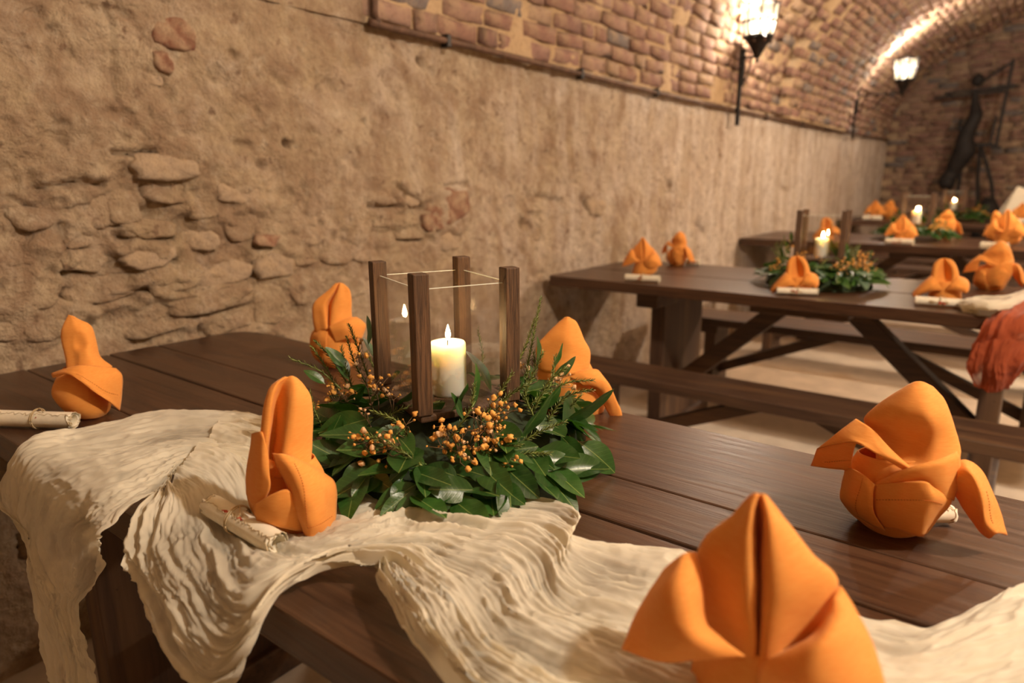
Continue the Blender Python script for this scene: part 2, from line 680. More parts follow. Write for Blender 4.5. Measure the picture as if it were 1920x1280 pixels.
CRACKS = [([(70, 358), (105, 349), (143, 341), (190, 346)], 7, .035), ([(213, 287), (240, 288), (292, 285)], 5, .035), ([(20, 371), (50, 383), (78, 402)], 5, .02),
          ([(228, 444), (270, 447), (300, 448), (332, 446)], 4, .025), ([(125, 514), (162, 509)], 4, .03), ([(190, 567), (245, 557), (272, 541)], 5, .035),
          ([(272, 546), (330, 537), (390, 531), (482, 517)], 4, .028), ([(345, 593), (420, 581), (472, 571)], 5, .032), ([(375, 612), (381, 628)], 4, .03), ([(300, 492), (335, 487)], 4, .03),
          ([(120, 420), (125, 470), (128, 560)], 5, .018), ([(200, 10), (212, 120), (218, 190)], 5, .014), ([(480, 462), (520, 463)], 4, .03), ([(586, 432), (590, 455)], 5, .03),
          ([(690, 388), (750, 388)], 4, .03), ([(750, 360), (790, 392)], 8, .03), ([(745, 447), (790, 449)], 4, .03), ([(835, 350), (880, 345)], 5, .025), ([(1090, 372), (1118, 400)], 8, .03),
          ([(980, 420), (1010, 445)], 9, .03), ([(1255, 340), (1258, 358)], 5, .04), ([(536, 268), (541, 272)], 5, .05), ([(785, 112), (792, 116)], 5, .06), ([(1010, 372), (1050, 380)], 8, .02),
          ([(1310, 420), (1325, 440)], 7, .03), ([(1470, 352), (1476, 360)], 5, .03)]


def carve(y, z, h):
    for pts, wpx, dep in CRACKS:
        q = [px_wall(*p) for p in pts]
        ppm = 1279.79 / np.dot(np.array([WX, q[0][0], q[0][1]]) - CAM, CF)
        w = wpx / ppm
        best = np.full(y.shape, 9.0)
        for (y0, z0), (y1, z1) in zip(q[:-1], q[1:]):
            dy, dz = y1 - y0, z1 - z0
            L = dy * dy + dz * dz + 1e-9
            t = np.clip(((y - y0) * dy + (z - z0) * dz) / L, 0, 1)
            d = np.hypot(y - y0 - t * dy, z - z0 - t * dz)
            best = np.minimum(best, d)
        best = best * (1 + .9 * (vnoise(y * 60, z * 60, 2) - .5))
        h = h - dep * np.exp(-(best / w) ** 2)
    return h


ys = np.concatenate([np.linspace(YF, .15, 60)[:-1], np.linspace(.15, 2.6, 360)[:-1], np.linspace(2.6, 6, 190)[:-1], np.linspace(6, YB, 120)])
zs = np.linspace(0, SPR + .01, 230)
Yg, Zg = np.meshgrid(ys, zs, indexing='ij')
Hg = carve(Yg, Zg, wall_h(Yg, Zg))
# bare rubble area sits a little behind the plaster skin
ry, rz = px_wall(300, 470)
mask = np.exp(-(((Yg - ry) / .42) ** 4 + ((Zg - rz) / .25) ** 4))
led = fbm(Yg * 6.5 + .6 * fbm(Yg * 14, Zg * 14, 2, 2), Zg * 13 - Yg * 2.2, 4, 6)
Hg = Hg - .012 * mask + mask * (.026 * np.clip((led - .47) * 9, 0, 1) - .012) + mask * (fbm(Yg * 22, Zg * 30, 3, 6) - .5) * .022
ry, rz = px_wall(800, 400)
mask2 = np.exp(-(((Yg - ry) / .30) ** 4 + ((Zg - rz) / .12) ** 4))
Hg = Hg + mask2 * (.022 * np.clip((led - .47) * 9, 0, 1) - .012)
wall_left = mesh('wall_left', np.stack([WX + Hg, Yg, Zg], -1), grid_faces(len(ys), len(zs))[:, ::-1], M['plaster'])
tag(wall_left, kind='structure')


def stone_mesh(name, w, h, d, seed, mat, parent):
    """one rough block: irregular outline, domed broken face, sides going back into the wall"""
    r = np.random.default_rng(seed)
    n = 26
    a = np.linspace(0, 2 * math.pi, n, endpoint=False)
    # angular outline: a box cut by a few random chords
    nx, ny = np.cos(a), np.sin(a)
    rad = 1 / np.maximum(np.maximum(np.abs(nx), np.abs(ny)), 1e-6)
    for _ in range(5):
        w_ = r.uniform(0, 2 * math.pi)
        c_ = np.cos(a - w_)
        lim = np.where(c_ > .05, r.uniform(.82, 1.15) / np.maximum(c_, .05), 9)
        rad = np.minimum(rad, lim)
    rad = rad * (1 + .22 * (vnoise(np.cos(a) * 2.3 + seed * 3.1, np.sin(a) * 2.3 + 7, 4) - .5) + .08 * (r.random(n) - .5))
    rings = [(1.04, -d), (1.0, d * .1), (.96, d * .62), (.80, d * .95), (.50, d), (.2, d)]
    V = []
    tl = np.array([(r.random() - .5) * .6, -.55 + (r.random() - .5) * .4])
    for s, x in rings:
        for k in range(n):
            yy, zz = s * rad[k] * w / 2 * math.cos(a[k]), s * rad[k] * h / 2 * math.sin(a[k])
            xx = x
            if x > 0:
                xx += d * (tl[0] * yy / w + tl[1] * zz / h) * 2 + d * 1.1 * (vnoise(np.array(yy * 30 + seed), np.array(zz * 30 + 5), 5) - .5)
            V.append((xx, yy, zz))
    V.append((d * 1.0, 0, 0))
    F = [(i * n + k, i * n + (k + 1) % n, (i + 1) * n + (k + 1) % n, (i + 1) * n + k) for i in range(len(rings) - 1) for k in range(n)]
    F += [((len(rings) - 1) * n + k, (len(rings) - 1) * n + (k + 1) % n, len(V) - 1) for k in range(n)]
    o = mesh(name, V, F, mat, parent)
    return o


STONES = [(167, 490, 92, 42, 0, -3), (199, 541, 140, 50, 0, -4), (281, 484, 100, 34, 2, -8), (330, 522, 100, 46, 0, -10), (427, 511, 104, 42, 2, -12), (397, 562, 156, 38, 0, -13), (519, 496, 76, 44, 2, -6),
          (514, 569, 80, 78, 0, 0), (386, 448, 56, 40, 2, 0), (500, 451, 50, 20, 1, 4), (446, 361, 76, 40, 2, 14), (315, 312, 122, 48, 2, 0), (172, 396, 110, 74, 0, -12), (285, 428, 96, 36, 0, 0), (318, 362, 96, 36, 0, 4),
          (457, 422, 64, 56, 0, 0), (432, 604, 92, 32, 0, -12), (300, 612, 120, 34, 0, -10), (576, 434, 34, 50, 2, 0), (237, 388, 60, 60, 0, 0), (385, 392, 60, 34, 0, 0), (150, 450, 60, 30, 0, -20),
          (323, 62, 78, 56, 1, 6), (300, 118, 34, 40, 1, 0), (289, 148, 30, 24, 2, 0), (724, 371, 60, 27, 0, 0), (771, 374, 30, 26, 2, 0), (838, 388, 78, 66, 1, 0), (806, 416, 34, 30, 1, 0), (850, 448, 52, 38, 2, 0),
          (764, 410, 66, 24, 0, 0), (884, 378, 34, 24, 0, 0), (775, 436, 60, 22, 0, 0), (720, 410, 50, 26, 0, 0), (1008, 384, 56, 26, 0, 0), (1118, 386, 30, 36, 2, 0), (1000, 432, 44, 40, 0, 0), (690, 480, 60, 28, 0, 0),
          (630, 480, 64, 30, 0, 0), (580, 480, 50, 34, 0, 0), (560, 545, 40, 50, 0, 0), (60, 410, 90, 50, 0, 12), (50, 470, 100, 52, 0, 0), (60, 560, 110, 46, 0, 0), (90, 620, 90, 40, 0, 0), (25, 620, 60, 40, 0, 0)]
for i, (u, v, w, h, k, rot) in enumerate(STONES):
    p = at_x(u, v, WX)
    dist = np.dot(p - CAM, CF)
    ppm = FPX / dist
    # the wall recedes: widths along it are foreshortened
    du = at_x(u + 5, v, WX)[1] - at_x(u - 5, v, WX)[1]
    W = w * du / 10
    Hh = h / ppm
    y, z = np.array([[p[1]]]), np.array([[p[2]]])
    hh = float(wall_h(y, z)[0, 0])
    s = stone_mesh('stone', W * 1.02, Hh * 1.06, (.007 + .007 * (i % 3) / 2), 31 + i, M[('plaster', 'stone_red', 'stone_grey')[k]], wall_left)
    iy, iz = int(np.argmin(np.abs(ys - p[1]))), int(np.argmin(np.abs(zs - p[2])))
    s.location = (WX + .5 * float(np.median(Hg[iy - 4:iy + 5, iz - 3:iz + 4])) + .5 * hh - (.0015 if k == 1 else .0085), p[1], p[2])
    s.rotation_euler = (math.radians(-rot * .7), 0, 0)


# barrel vault: x(z) profile flattens from a steeper bay (near) to an ellipse (far)
def vault_xz(th, y, off=0.0):
    """th 0 at the left springing .. pi at the right one"""
    k = np.clip((y - 4.6) / 1.8, 0, 1)
    n = 2.7 - .7 * k
    c, s = np.cos(th), np.sin(th)
    x = CXV - (AV - off) * np.sign(c) * np.abs(c) ** (2 / n)
    z = SPR + (BV - off) * np.abs(s) ** (2 / n)
    return x, z


def vault_pt(th, y, off=0.0):
    x, z = vault_xz(np.array(th), np.array(y), off)
    return np.array([float(x), y, float(z)])


ysv = np.concatenate([np.linspace(YF, 1.4, 30)[:-1], np.linspace(1.4, 6, 180)[:-1], np.linspace(6, YB, 120)])
ths = np.concatenate([np.linspace(0, 1.45, 110)[:-1], np.linspace(1.45, math.pi, 50)])
Yv, Tv = np.meshgrid(ysv, ths, indexing='ij')
off = (fbm(Yv * 3, Tv * 5, 4, 2) - .5) * .03 + (fbm(Yv * 14, Tv * 22, 4, 4) - .5) * .026
Xv, Zv = vault_xz(Tv, Yv, off)
ceiling = mesh('ceiling', np.stack([Xv, Yv, Zv], -1), grid_faces(len(ysv), len(ths)), M['mortar'])
tag(ceiling, kind='structure')


# plaster carried up over the springing at the near end, as far as the pipe
yp, tp = np.linspace(YF, 1.625, 120), np.linspace(0, 1.5, 60)
Yp, Tp = np.meshgrid(yp, tp, indexing='ij')
Xp, Zp = vault_xz(Tp, Yp, .010 + (fbm(Yp * 9, Tp * 14, 4, 3) - .5) * .012)
mesh('plaster_coat', np.stack([Xp, Yp, Zp], -1), grid_faces(120, 60), M['plaster'], ceiling)


def arc_table(y, off):
    t = np.linspace(0, math.pi / 2 * 1.2, 900)
    x, z = vault_xz(t, np.full_like(t, y), off)
    s = np.concatenate([[0], np.cumsum(np.hypot(np.diff(x), np.diff(z)))])
    return t, s


def brick_shape(seed, L=.235, D=.05, Hh=.062):
    """worn brick, rounded arrises, x = outwards, y = along, z = up the course"""
    r = np.random.default_rng(seed)
    V = []
    for x, sc in ((-D / 2, 1.0), (D * .40, 1.0), (D / 2, .93)):
        for yy, zz in ((-1, -1), (0, -1), (1, -1), (1, 0), (1, 1), (0, 1), (-1, 1), (-1, 0)):
            f = .93 if x > D * .4 else 1
            V.append((x + r.normal(0, .0018), yy * L / 2 * (1 - (1 - sc) * .35) + r.normal(0, .004), zz * Hh / 2 * sc + r.normal(0, .0035)))
    V.append((D / 2 + .001, 0, 0))
    F = [(i * 8 + k, i * 8 + (k + 1) % 8, (i + 1) * 8 + (k + 1) % 8, (i + 1) * 8 + k) for i in range(2) for k in range(8)]
    F += [(16 + k, 16 + (k + 1) % 8, 24) for k in range(8)]
    return np.array(V), F


BRICKS = [brick_shape(100 + i) for i in range(10)]
brick_me = []
for V, F in BRICKS:
    o = mesh('brick', V, F, M['brick'], None, True)
    brick_me.append(o.data)
    bpy.data.objects.remove(o)


def lay_bricks(y0, y1, smax, off, courses_at):
    """list of (centre, axes) on the vault between y0 and y1"""
    out = []
    s, row = .05, 0
    while s < smax:
        y = y0 + (.13 if row % 2 else 0) - .10
        while y < y1:
            L = .25 * (1 + random.uniform(-.10, .06)) if random.random() > .16 else .125
            yc = y + L / 2
            if y0 - .02 < yc < y1 + .02:
                t, sa = courses_at(yc)
                th = float(np.interp(s + random.uniform(-.004, .004), sa, t))
                p = vault_pt(th, yc, off)
                q = vault_pt(th + .01, yc, off)
                up = (q - p) / np.linalg.norm(q - p)
                nrm = np.cross((0, 1, 0), up)   # towards the room
                out.append((p, nrm, up, (L - .014) / .235))
            y += L
        s += .0735
        row += 1
    return out


_cache = {}


def courses(off):
    def f(y):
        k = (round(y * 4), off)
        if k not in _cache:
            _cache[k] = arc_table(round(y * 4) / 4, off)
        return _cache[k]
    return f


def place_bricks(lst, parent, near, mass_name, proud=-.0145, mass_mat='brick_mass'):
    arr = []
    for p, nrm, up, ls in lst:
        d = float(np.dot(p - CAM, CF))
        u = 960 + FPX * float(np.dot(p - CAM, CR)) / max(d, .01)
        v = 640 + FPX * float(np.dot(p - CAM, CD)) / max(d, .01)
        vis = d > .2 and -60 < u < 1980 and -60 < v < 1340
        arr.append((0 if vis else 1, d, p, nrm, up, ls))
    arr.sort(key=lambda a: (a[0], a[1]))
    mass_v, mass_f = [], []
    nb = 0
    for i, (hid, d, p, nrm, up, ls) in enumerate(arr):
        k = random.randrange(10)
        al = np.array([0, 1, 0]) if abs(nrm[1]) < .9 else np.array([1, 0, 0])
        R = np.stack([nrm, al, np.cross(nrm, al)], 1)
        if R[:, 2] @ up < 0:
            R[:, 2] *= -1
            R[:, 1] *= -1
        pos = p + nrm * (proud + random.uniform(-.008, .007))
        tw = random.uniform(-.03, .03)
        Rt = np.array([[1, 0, 0], [0, math.cos(tw), -math.sin(tw)], [0, math.sin(tw), math.cos(tw)]])
        R = R @ Rt
        if nb < near and not hid:
            o = bpy.data.objects.new('brick', brick_me[k])
            COL.objects.link(o)
            mt = Matrix.Identity(4)
            for a in range(3):
                for b in range(3):
                    mt[a][b] = R[a, b] * (ls if b == 1 else 1)
                mt[a][3] = pos[a]
            o.matrix_world = mt
            o.parent = parent
            nb += 1
        else:
            V, F = BRICKS[k]
            W = (V * np.array([1, ls, 1])) @ R.T + pos
            n = len(mass_v) * 25
            mass_v.append(W)
            mass_f += [tuple(q + n for q in f) for f in F]
    if mass_v:
        o = mesh(mass_name, np.concatenate(mass_v), mass_f, M[mass_mat], parent, True)
        tag(o, kind='stuff')


near_bay = lay_bricks(1.70, 6.0, 1.5, 0.0, courses(0.0))
far_bay = lay_bricks(8.12, YB, 3.0, 0.0, courses(0.0))
place_bricks(near_bay + far_bay, ceiling, 300, 'brickwork')

# transverse arch rib standing proud of the vault
t_ = np.linspace(0.0, math.pi, 90)
ysr = np.linspace(6.0, 8.1, 24)
Yr, Tr = np.meshgrid(ysr, t_, indexing='ij')
Xr, Zr = vault_xz(Tr, Yr, .06 + (fbm(Yr * 8, Tr * 9, 3, 3) - .5) * .012)
Vr = np.stack([Xr, Yr, Zr], -1)
X0, Z0 = vault_xz(t_, np.full_like(t_, 6.0), -.05)
X1, Z1 = vault_xz(t_, np.full_like(t_, 8.1), -.05)
Vr = np.concatenate([np.stack([X0, np.full_like(t_, 6.0), Z0], -1)[None], Vr, np.stack([X1, np.full_like(t_, 8.1), Z1], -1)[None]])
rib = mesh('trim_1', Vr, grid_faces(26, 90), M['mortar'], None, True)
tag(rib, kind='structure')
place_bricks(lay_bricks(6.0, 8.1, 2.9, .06, courses(.06)), rib, 0, 'brickwork')

# end wall, brick laid in courses
yy, zz = np.linspace(WX - .05, WR + .05, 60), np.linspace(0, SPR + BV + .05, 50)
A, B = np.meshgrid(yy, zz, indexing='ij')
wall_back = mesh('wall_back', np.stack([A, YB + (fbm(A * 4, B * 4, 4, 8) - .5) * .04, B], -1), grid_faces(60, 50), M['dimmed_mortar'])
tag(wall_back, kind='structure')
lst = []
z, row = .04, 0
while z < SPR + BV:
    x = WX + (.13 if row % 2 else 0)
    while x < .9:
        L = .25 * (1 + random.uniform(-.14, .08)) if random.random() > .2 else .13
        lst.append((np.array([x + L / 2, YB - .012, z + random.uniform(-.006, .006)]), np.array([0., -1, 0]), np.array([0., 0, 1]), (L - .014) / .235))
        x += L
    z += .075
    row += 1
place_bricks(lst, wall_back, 0, 'brickwork', -.0145, 'dimmed_brick')

floor = mesh('floor', *(lambda xs, ys: (np.stack([*np.meshgrid(xs, ys, indexing='ij'), (fbm(np.meshgrid(xs, ys, indexing='ij')[0] * 3, np.meshgrid(xs, ys, indexing='ij')[1] * 3, 3, 9) - .5) * .006], -1), grid_faces(len(xs), len(ys))))(np.linspace(WX - .05, WR + .05, 60), np.linspace(YF, YB + .05, 140)), M['floor'])
tag(floor, kind='structure')
A, B = np.meshgrid(np.linspace(YF, YB, 60), np.linspace(0, SPR + .02, 14), indexing='ij')
wall_right = mesh('wall_right', np.stack([np.full_like(A, WR) + (fbm(A * 3, B * 3, 3, 2) - .5) * .03, A, B], -1), grid_faces(60, 14), M['plaster'])
tag(wall_right, kind='structure')
A, B = np.meshgrid(np.linspace(WX - .05, WR + .05, 20), np.linspace(0, SPR + BV + .05, 20), indexing='ij')
wall_front = mesh('wall_front', np.stack([A, np.full_like(A, YF) + (fbm(A * 3, B * 3, 3, 2) - .5) * .03, B], -1), grid_faces(20, 20)[:, ::-1], M['plaster'])
tag(wall_front, kind='structure')

# conduit along the springing line
pipe = empty('conduit_pipe', (WX + .03, 1.636, 1.687))
tag(pipe, 'thin rusty pipe along the plaster wall under the brick vault', 'pipe')
zl = [(1.66, 1.687), (2.3, 1.684), (3.2, 1.672), (4.1, 1.664), (4.9, 1.668), (6.2, 1.674), (8.16, 1.684), (10.7, 1.723)]
path = []
for th in (.62, .5, .4, .3, .22, .15):
    p = vault_pt(th, 1.636, .022)
    path.append((p[0] + .012, 1.636, p[2]))
path += [(WX + .034, 1.636, 1.73), (WX + .034, 1.641, 1.706), (WX + .034, 1.652, 1.692)] + [(WX + .034, a, b) for a, b in zl]
path = catmull(np.array(path), 4)
run = MB().tube(path - np.array(pipe.location), .0125, 8).build('pipe_run', M['rust'], pipe, True)
for y in (1.98, 2.9, 3.7, 5.6, 6.6, 7.5, 9.2):
    z = float(np.interp(y, [a for a, b in zl], [b for a, b in zl]))
    MB().box((0.0, y - 1.636, z - 1.687), (.034, .022, .045)).build('pipe_clip', M['iron'], pipe, False, .003)
# ------------------------------------------------------------------ tables and benches
TOP = 0.76


def prism(mb, poly, z0, z1):
    n = len(poly)
    V = [(x, y, z0) for x, y in poly] + [(x, y, z1) for x, y in poly]
    F = [tuple(range(n - 1, -1, -1)), tuple(range(n, 2 * n))] + [(i, (i + 1) % n, n + (i + 1) % n, n + i) for i in range(n)]
    return mb.add(V, F)


def make_table(name_label, x0, x1, y0, cuts, th=.045, round_far=.0, leg_in=.47, leg_w=.52, group='trestle tables'):
    t = empty('trestle_table', ((x0 + x1) / 2, (y0 + cuts[-1]) / 2, 0))
    tag(t, name_label, 'table', group)
    o = np.array(t.location)
    yl = y0
    for i, yc in enumerate(cuts):
        a, b = yl + .0012, yc - .0012
        last = i == len(cuts) - 1
        poly = [(x0, a), (x1, a), (x1, b)]
        if last and round_far:
            r = round_far
            poly += [(x0 + r * 2.2, b), (x0 + r * 1.2, b - r * .12), (x0 + r * .5, b - r * .45), (x0 + r * .12, b - r * .9), (x0, b - r * 1.5)]
        elif i == 0 and round_far:
            poly = [(x0, a + .025), (x0 + .008, a + .008), (x0 + .025, a)] + poly[1:] + [(x0, b)]
        else:
            poly += [(x0, b)]
        dz = (i % 2) * .0012
        mb = prism(MB(), [(px - o[0], py - o[1]) for px, py in poly], TOP - th, TOP - dz)
        mb.build('plank', M['table'], t, False, .0035, 2)
        yl = yc
    y1 = cuts[-1]
    ym = (y0 + y1) / 2
    zu = TOP - th
    W = y1 - y0
    for sx, xl in ((1, x0 + leg_in), (-1, x1 - leg_in)):
        # slab leg with foot and head rail
        mb = MB().box((xl - o[0], ym - o[1], zu / 2), (.066, W * leg_w, zu - .002))
        mb.build('leg', M['wood_z'], t, False, .004)
        MB().box((xl - o[0], ym - o[1], zu - .035), (.10, W * .80, .07)).build('head_rail', M['wood_x'], t, False, .004)
        MB().box((xl - o[0], ym - o[1], .04), (.11, W * .74, .08)).build('foot_rail', M['wood_x'], t, False, .006)
        MB().bar((xl - o[0] + sx * .03, ym - o[1], .24), ((x0 + x1) / 2 - o[0] - sx * .09, ym - o[1], zu - .01), .075, .075).build('brace', M['wood_x'], t, False, .004)
    MB().box(((x0 + x1) / 2 - o[0], ym - o[1], zu - .018), (.36, W * .82, .036)).build('cross_batten', M['wood_x'], t, False, .004)
    return t


make_table('long dark wooden table in front, under the cream gauze runner', WX + .012, .62, .3397, [.525, .707, .829, 1.0966], .05, .055, .455, .74)
make_table('second dark wooden table, behind the front bench, with a rust cloth hanging off it', -1.80, .40, 2.60, [2.79, 2.98, 3.20, 3.44], .045, .04)
make_table('third dark wooden table, behind the second, in the middle of the cellar', -1.84, .55, 5.232, [5.46, 5.72, 5.98, 6.25], .05, .05, .5)
make_table('farthest dark wooden table, by the end wall of the cellar', -1.84, .55, 8.30, [8.55, 8.82, 9.1, 9.35], .05, .05, .5)


def make_bench(x0, x1, y0, y1, label, z=.45, th=.042, inset=.30, group='wooden benches'):
    b = empty('wooden_bench', ((x0 + x1) / 2, (y0 + y1) / 2, 0))
    tag(b, label, 'bench', group)
    xm, w = (x0 + x1) / 2, y1 - y0
    MB().box((0, 0, z - th / 2), (x1 - x0, w, th)).build('seat', M['wood_x'], b, False, .005)
    for sx in (-1, 1):
        xl = sx * ((x1 - x0) / 2 - inset)
        MB().box((xl, 0, (z - th) / 2), (.06, w * .72, z - th - .002)).build('leg', M['wood_z'], b, False, .004)
        MB().box((xl, 0, z - th - .022), (.10, w * .9, .044)).build('seat_batten', M['wood_x'], b, False, .003)
        MB().box((xl, 0, .025), (.09, w * .95, .05)).build('foot_rail', M['wood_x'], b, False, .004)
        MB().bar((xl - sx * .02, 0, .14), (sx * .10, 0, z - th - .005), .05, .05).build('brace', M['wood_x'], b, False, .003)
    return b


make_bench(-1.66, .42, 2.28, 2.50, 'dark bench nearest behind the front table, before the second table')
make_bench(-1.70, .36, 3.58, 3.88, 'bench between the second and third tables, at the back of the second')
make_bench(-1.70, .45, 4.62, 4.92, 'bench drawn up at the near side of the third table')
make_bench(-1.70, .45, 6.72, 7.0, 'bench behind the third table')
make_bench(-1.70, .45, 7.65, 7.95, 'bench drawn up at the near side of the farthest table')
make_bench(-1.62, .5, 1.22, 1.50, 'unseen bench on the far side of the front table, added to block light')  # out of view; added to keep light off the floor under the front table
make_bench(-.56, 1.4, -.14, .16, 'bench on the near side of the front table, just seen under its edge', .45)

# ------------------------------------------------------------------ wall lanterns
def make_lantern(pole_x, y, lx, label, zarm=2.0):
    s = empty('iron_sconce', (lx, y, zarm))
    tag(s, label, 'lamp', 'black iron wall lanterns')
    dx = pole_x - lx
    p = MB()
    p.box((dx, 0, -.19), (.022, .034, .50)).box((dx + .02, .0, -.06), (.014, .016, .24))
    p.build('pole', M['iron'], s, False, .003)
    p = MB().tube([(dx, 0, .0), (dx * .5, 0, .004), (0, 0, -.004)], .0085, 8)
    p.tube(catmull([(dx + .01, 0, -.16), (dx * .62, 0, -.13), (dx * .42, 0, -.05), (dx * .30, 0, 0)], 5), .006, 6)
    p.build('arm', M['iron'], s, True)
    p = MB().lathe([(.004, -.045), (.014, -.03), (.009, -.012), (.022, 0), (.030, .02), (.062, .075), (.092, .110), (.098, .116), (.086, .122)], 8, rot=math.pi / 8)
    p.build('base_cup', M['iron'], s, False, .002)
    st = MB()
    for k in range(8):
        a = 2 * math.pi * k / 8
        st.lathe([(.006, -.006), (.010, 0), (.006, .006)], 8, (.088 * math.cos(a), .088 * math.sin(a), .088))
    st.build('stud', M['rust'], s, True)
    cage = MB()
    for k in range(8):
        a = 2 * math.pi * (k + .5) / 8
        c, n_ = math.cos(a), math.sin(a)
        cage.tube(catmull([(.088 * c, .088 * n_, .118), (.100 * c, .100 * n_, .20), (.113 * c, .113 * n_, .30), (.124 * c, .124 * n_, .345)], 3), [.0075] * 9 + [.003], 6)
    for r, z in ((.091, .125), (.103, .215), (.116, .318)):
        cage.tube([(r * math.cos(2 * math.pi * k / 24), r * math.sin(2 * math.pi * k / 24), z) for k in range(25)], .007, 6, False)
    cage.build('cage', M['iron'], s, True)
    for k in range(8):
        a0, a1 = 2 * math.pi * (k - .5 + .04) / 8, 2 * math.pi * (k + .5 - .04) / 8
        V = []
        for r, z in ((.086, .124), (.096, .20), (.109, .31)):
            for a in (a0, a1):
                V.append((r * math.cos(a), r * math.sin(a), z))
        o = mesh('pane', V, [(0, 1, 3, 2), (2, 3, 5, 4)], M['lamp_pane'], s, False)
        sd = o.modifiers.new('thick', 'SOLIDIFY')
        sd.thickness = .003
    MB().lathe([(.008, .118), (.010, .16), (.026, .19), (.033, .22), (.028, .25), (.010, .272)], 14).build('bulb', M['bulb'], s, True)
    return s


make_lantern(WX + .064, 4.9, -1.685, 'nearer black iron wall lantern, lit, on a pole fixed to the plaster wall')
make_lantern(-1.765, 8.30, -1.335, 'farther lit iron lantern standing out from the arch near the end wall', 2.06)
lamp_light('lantern_light', (-1.66, 4.9, 2.22), 260, WARM, .05)
lamp_light('lantern_light', (-1.335, 8.30, 2.30), 180, WARM, .05)

# ------------------------------------------------------------------ dark sculpture before the end wall
sc = empty('iron_sculpture', (-.85, 10.45, 0))
tag(sc, 'tall dark iron sculpture of crossed bars with a twisted body before the end wall', 'sculpture')
def SP(x, z, y=0.0):
    return (x + .85, y, z)
body = MB().tube(catmull([SP(-.888, 2.24), SP(-.885, 2.15), SP(-.862, 2.03, -.02), SP(-.850, 1.95, -.04), SP(-.885, 1.83, -.05), SP(-.925, 1.68, -.03), SP(-.915, 1.55, -.02), SP(-.965, 1.42), SP(-1.02, 1.28, .02), SP(-1.06, 1.17, 0), SP(-1.035, 1.10, -.04)], 4),
                 np.interp(np.linspace(0, 10, 41), range(11), [.032, .040, .062, .078, .080, .095, .125, .110, .085, .098, .07]), 14)
body.build('twisted_body', M['sculpt'], sc, True)
MB().tube(catmull([SP(-.99, 1.93, -.05), SP(-1.0, 1.83, -.06), SP(-.95, 1.76, -.05), SP(-.90, 1.80, -.03)], 4), [.018] * 4 + [.03] * 9, 8).build('arm', M['sculpt'], sc, True)
MB().lathe([(.01, -.075), (.055, -.05), (.07, 0), (.058, .045), (.015, .075)], 14, SP(-.88, 2.37)).build('head', M['sculpt'], sc, True)
for z, x0, x1 in ((2.245, -1.22, -.46), (2.195, -1.33, -.60)):
    MB().bar(SP(x0, z, .02), SP(x1, z + .03, .02), .03, .032).build('crossbar', M['sculpt'], sc, False, .003)
MB().bar(SP(-.555, 2.58, .0), SP(-.60, 1.58, .0), .03, .036).build('upright', M['sculpt'], sc, False, .003)
MB().bar(SP(-.83, 2.35, .0), SP(-.56, 2.55, .0), .026, .03).build('diagonal', M['sculpt'], sc, False, .003)
MB().bar(SP(-.92, 1.62, .0), SP(-.62, 1.60, .0), .03, .04).build('bracket', M['sculpt'], sc, False, .003)
MB().bar(SP(-.665, 1.60, .02), SP(-.645, 1.95, .02), .03, .03).build('bracket_post', M['sculpt'], sc, False, .003)
MB().box(SP(-.60, 1.57, 0), (.11, .05, .03)).build('shoe', M['sculpt'], sc, False, .003)
for pts in ([SP(-.76, 1.60), SP(-.74, 1.2, .04), SP(-.70, .8, .06), SP(-.74, .02, .08)], [SP(-.75, 1.58), SP(-.62, 1.25, -.05), SP(-.55, .95, -.05), SP(-.46, .02, -.08)], [SP(-.93, 1.40), SP(-.93, 1.1, .03), SP(-.95, .6, .04), SP(-.96, .02, .05)]):
    MB().tube(catmull(pts, 4), .024, 8).build('leg', M['sculpt'], sc, True)
MB().lathe([(.13, 0), (.15, .04), (.14, .5), (.12, .85), (.05, .98)], 12, SP(-.58, .0, -.05)).build('foot_block', M['sculpt'], sc, True)

# ------------------------------------------------------------------ candle lanterns
def leaf_mesh(name, L=.085, W=.034, bend=.25, fold=.25, wave=.04, seed=0):
    """laurel leaf: x along, y across, small stalk, folded on the midrib, rippled edge"""
    r = np.random.default_rng(seed)
    nu, nv = 15, 7
    V = np.zeros((nu, nv, 3))
    for i in range(nu):
        t = i / (nu - 1)
        s = max(0.0, (t - .06) / .94)
        w = W / 2 * (max(0.0, math.sin(math.pi * s ** .9)) ** .75) if s > 0 else 0
        w = max(w, .0009 if t < .1 else .0002)
        for j in range(nv):
            q = (j / (nv - 1) - .5) * 2
            y = q * w
            z = abs(q) * w * fold + wave * w * math.sin(11 * t + 2.2 * q + seed) * abs(q)
            x = t * L
            V[i, j] = (x, y, z - bend * L * t * t * .6)
    return V.reshape(-1, 3), grid_faces(nu, nv)


LEAF = []
for k, (L, W, b, f, wv) in enumerate([(.085, .034, .25, .22, .07), (.080, .036, -.12, .30, .10), (.092, .034, .45, .18, .06), (.070, .029, .1, .4, .08), (.088, .030, .02, .25, .12), (.075, .035, .6, .15, .05)]):
    V, F = leaf_mesh('leaf', L, W, b, f, wv, k)
    o = mesh('leaf', V, F, M['leaf'])
    LEAF.append((o.data, L))
    me2 = o.data.copy()
    me2.materials.clear()
    me2.materials.append(M['leaf_pale'])
    LEAF[-1] = (o.data, me2, L)
    bpy.data.objects.remove(o)


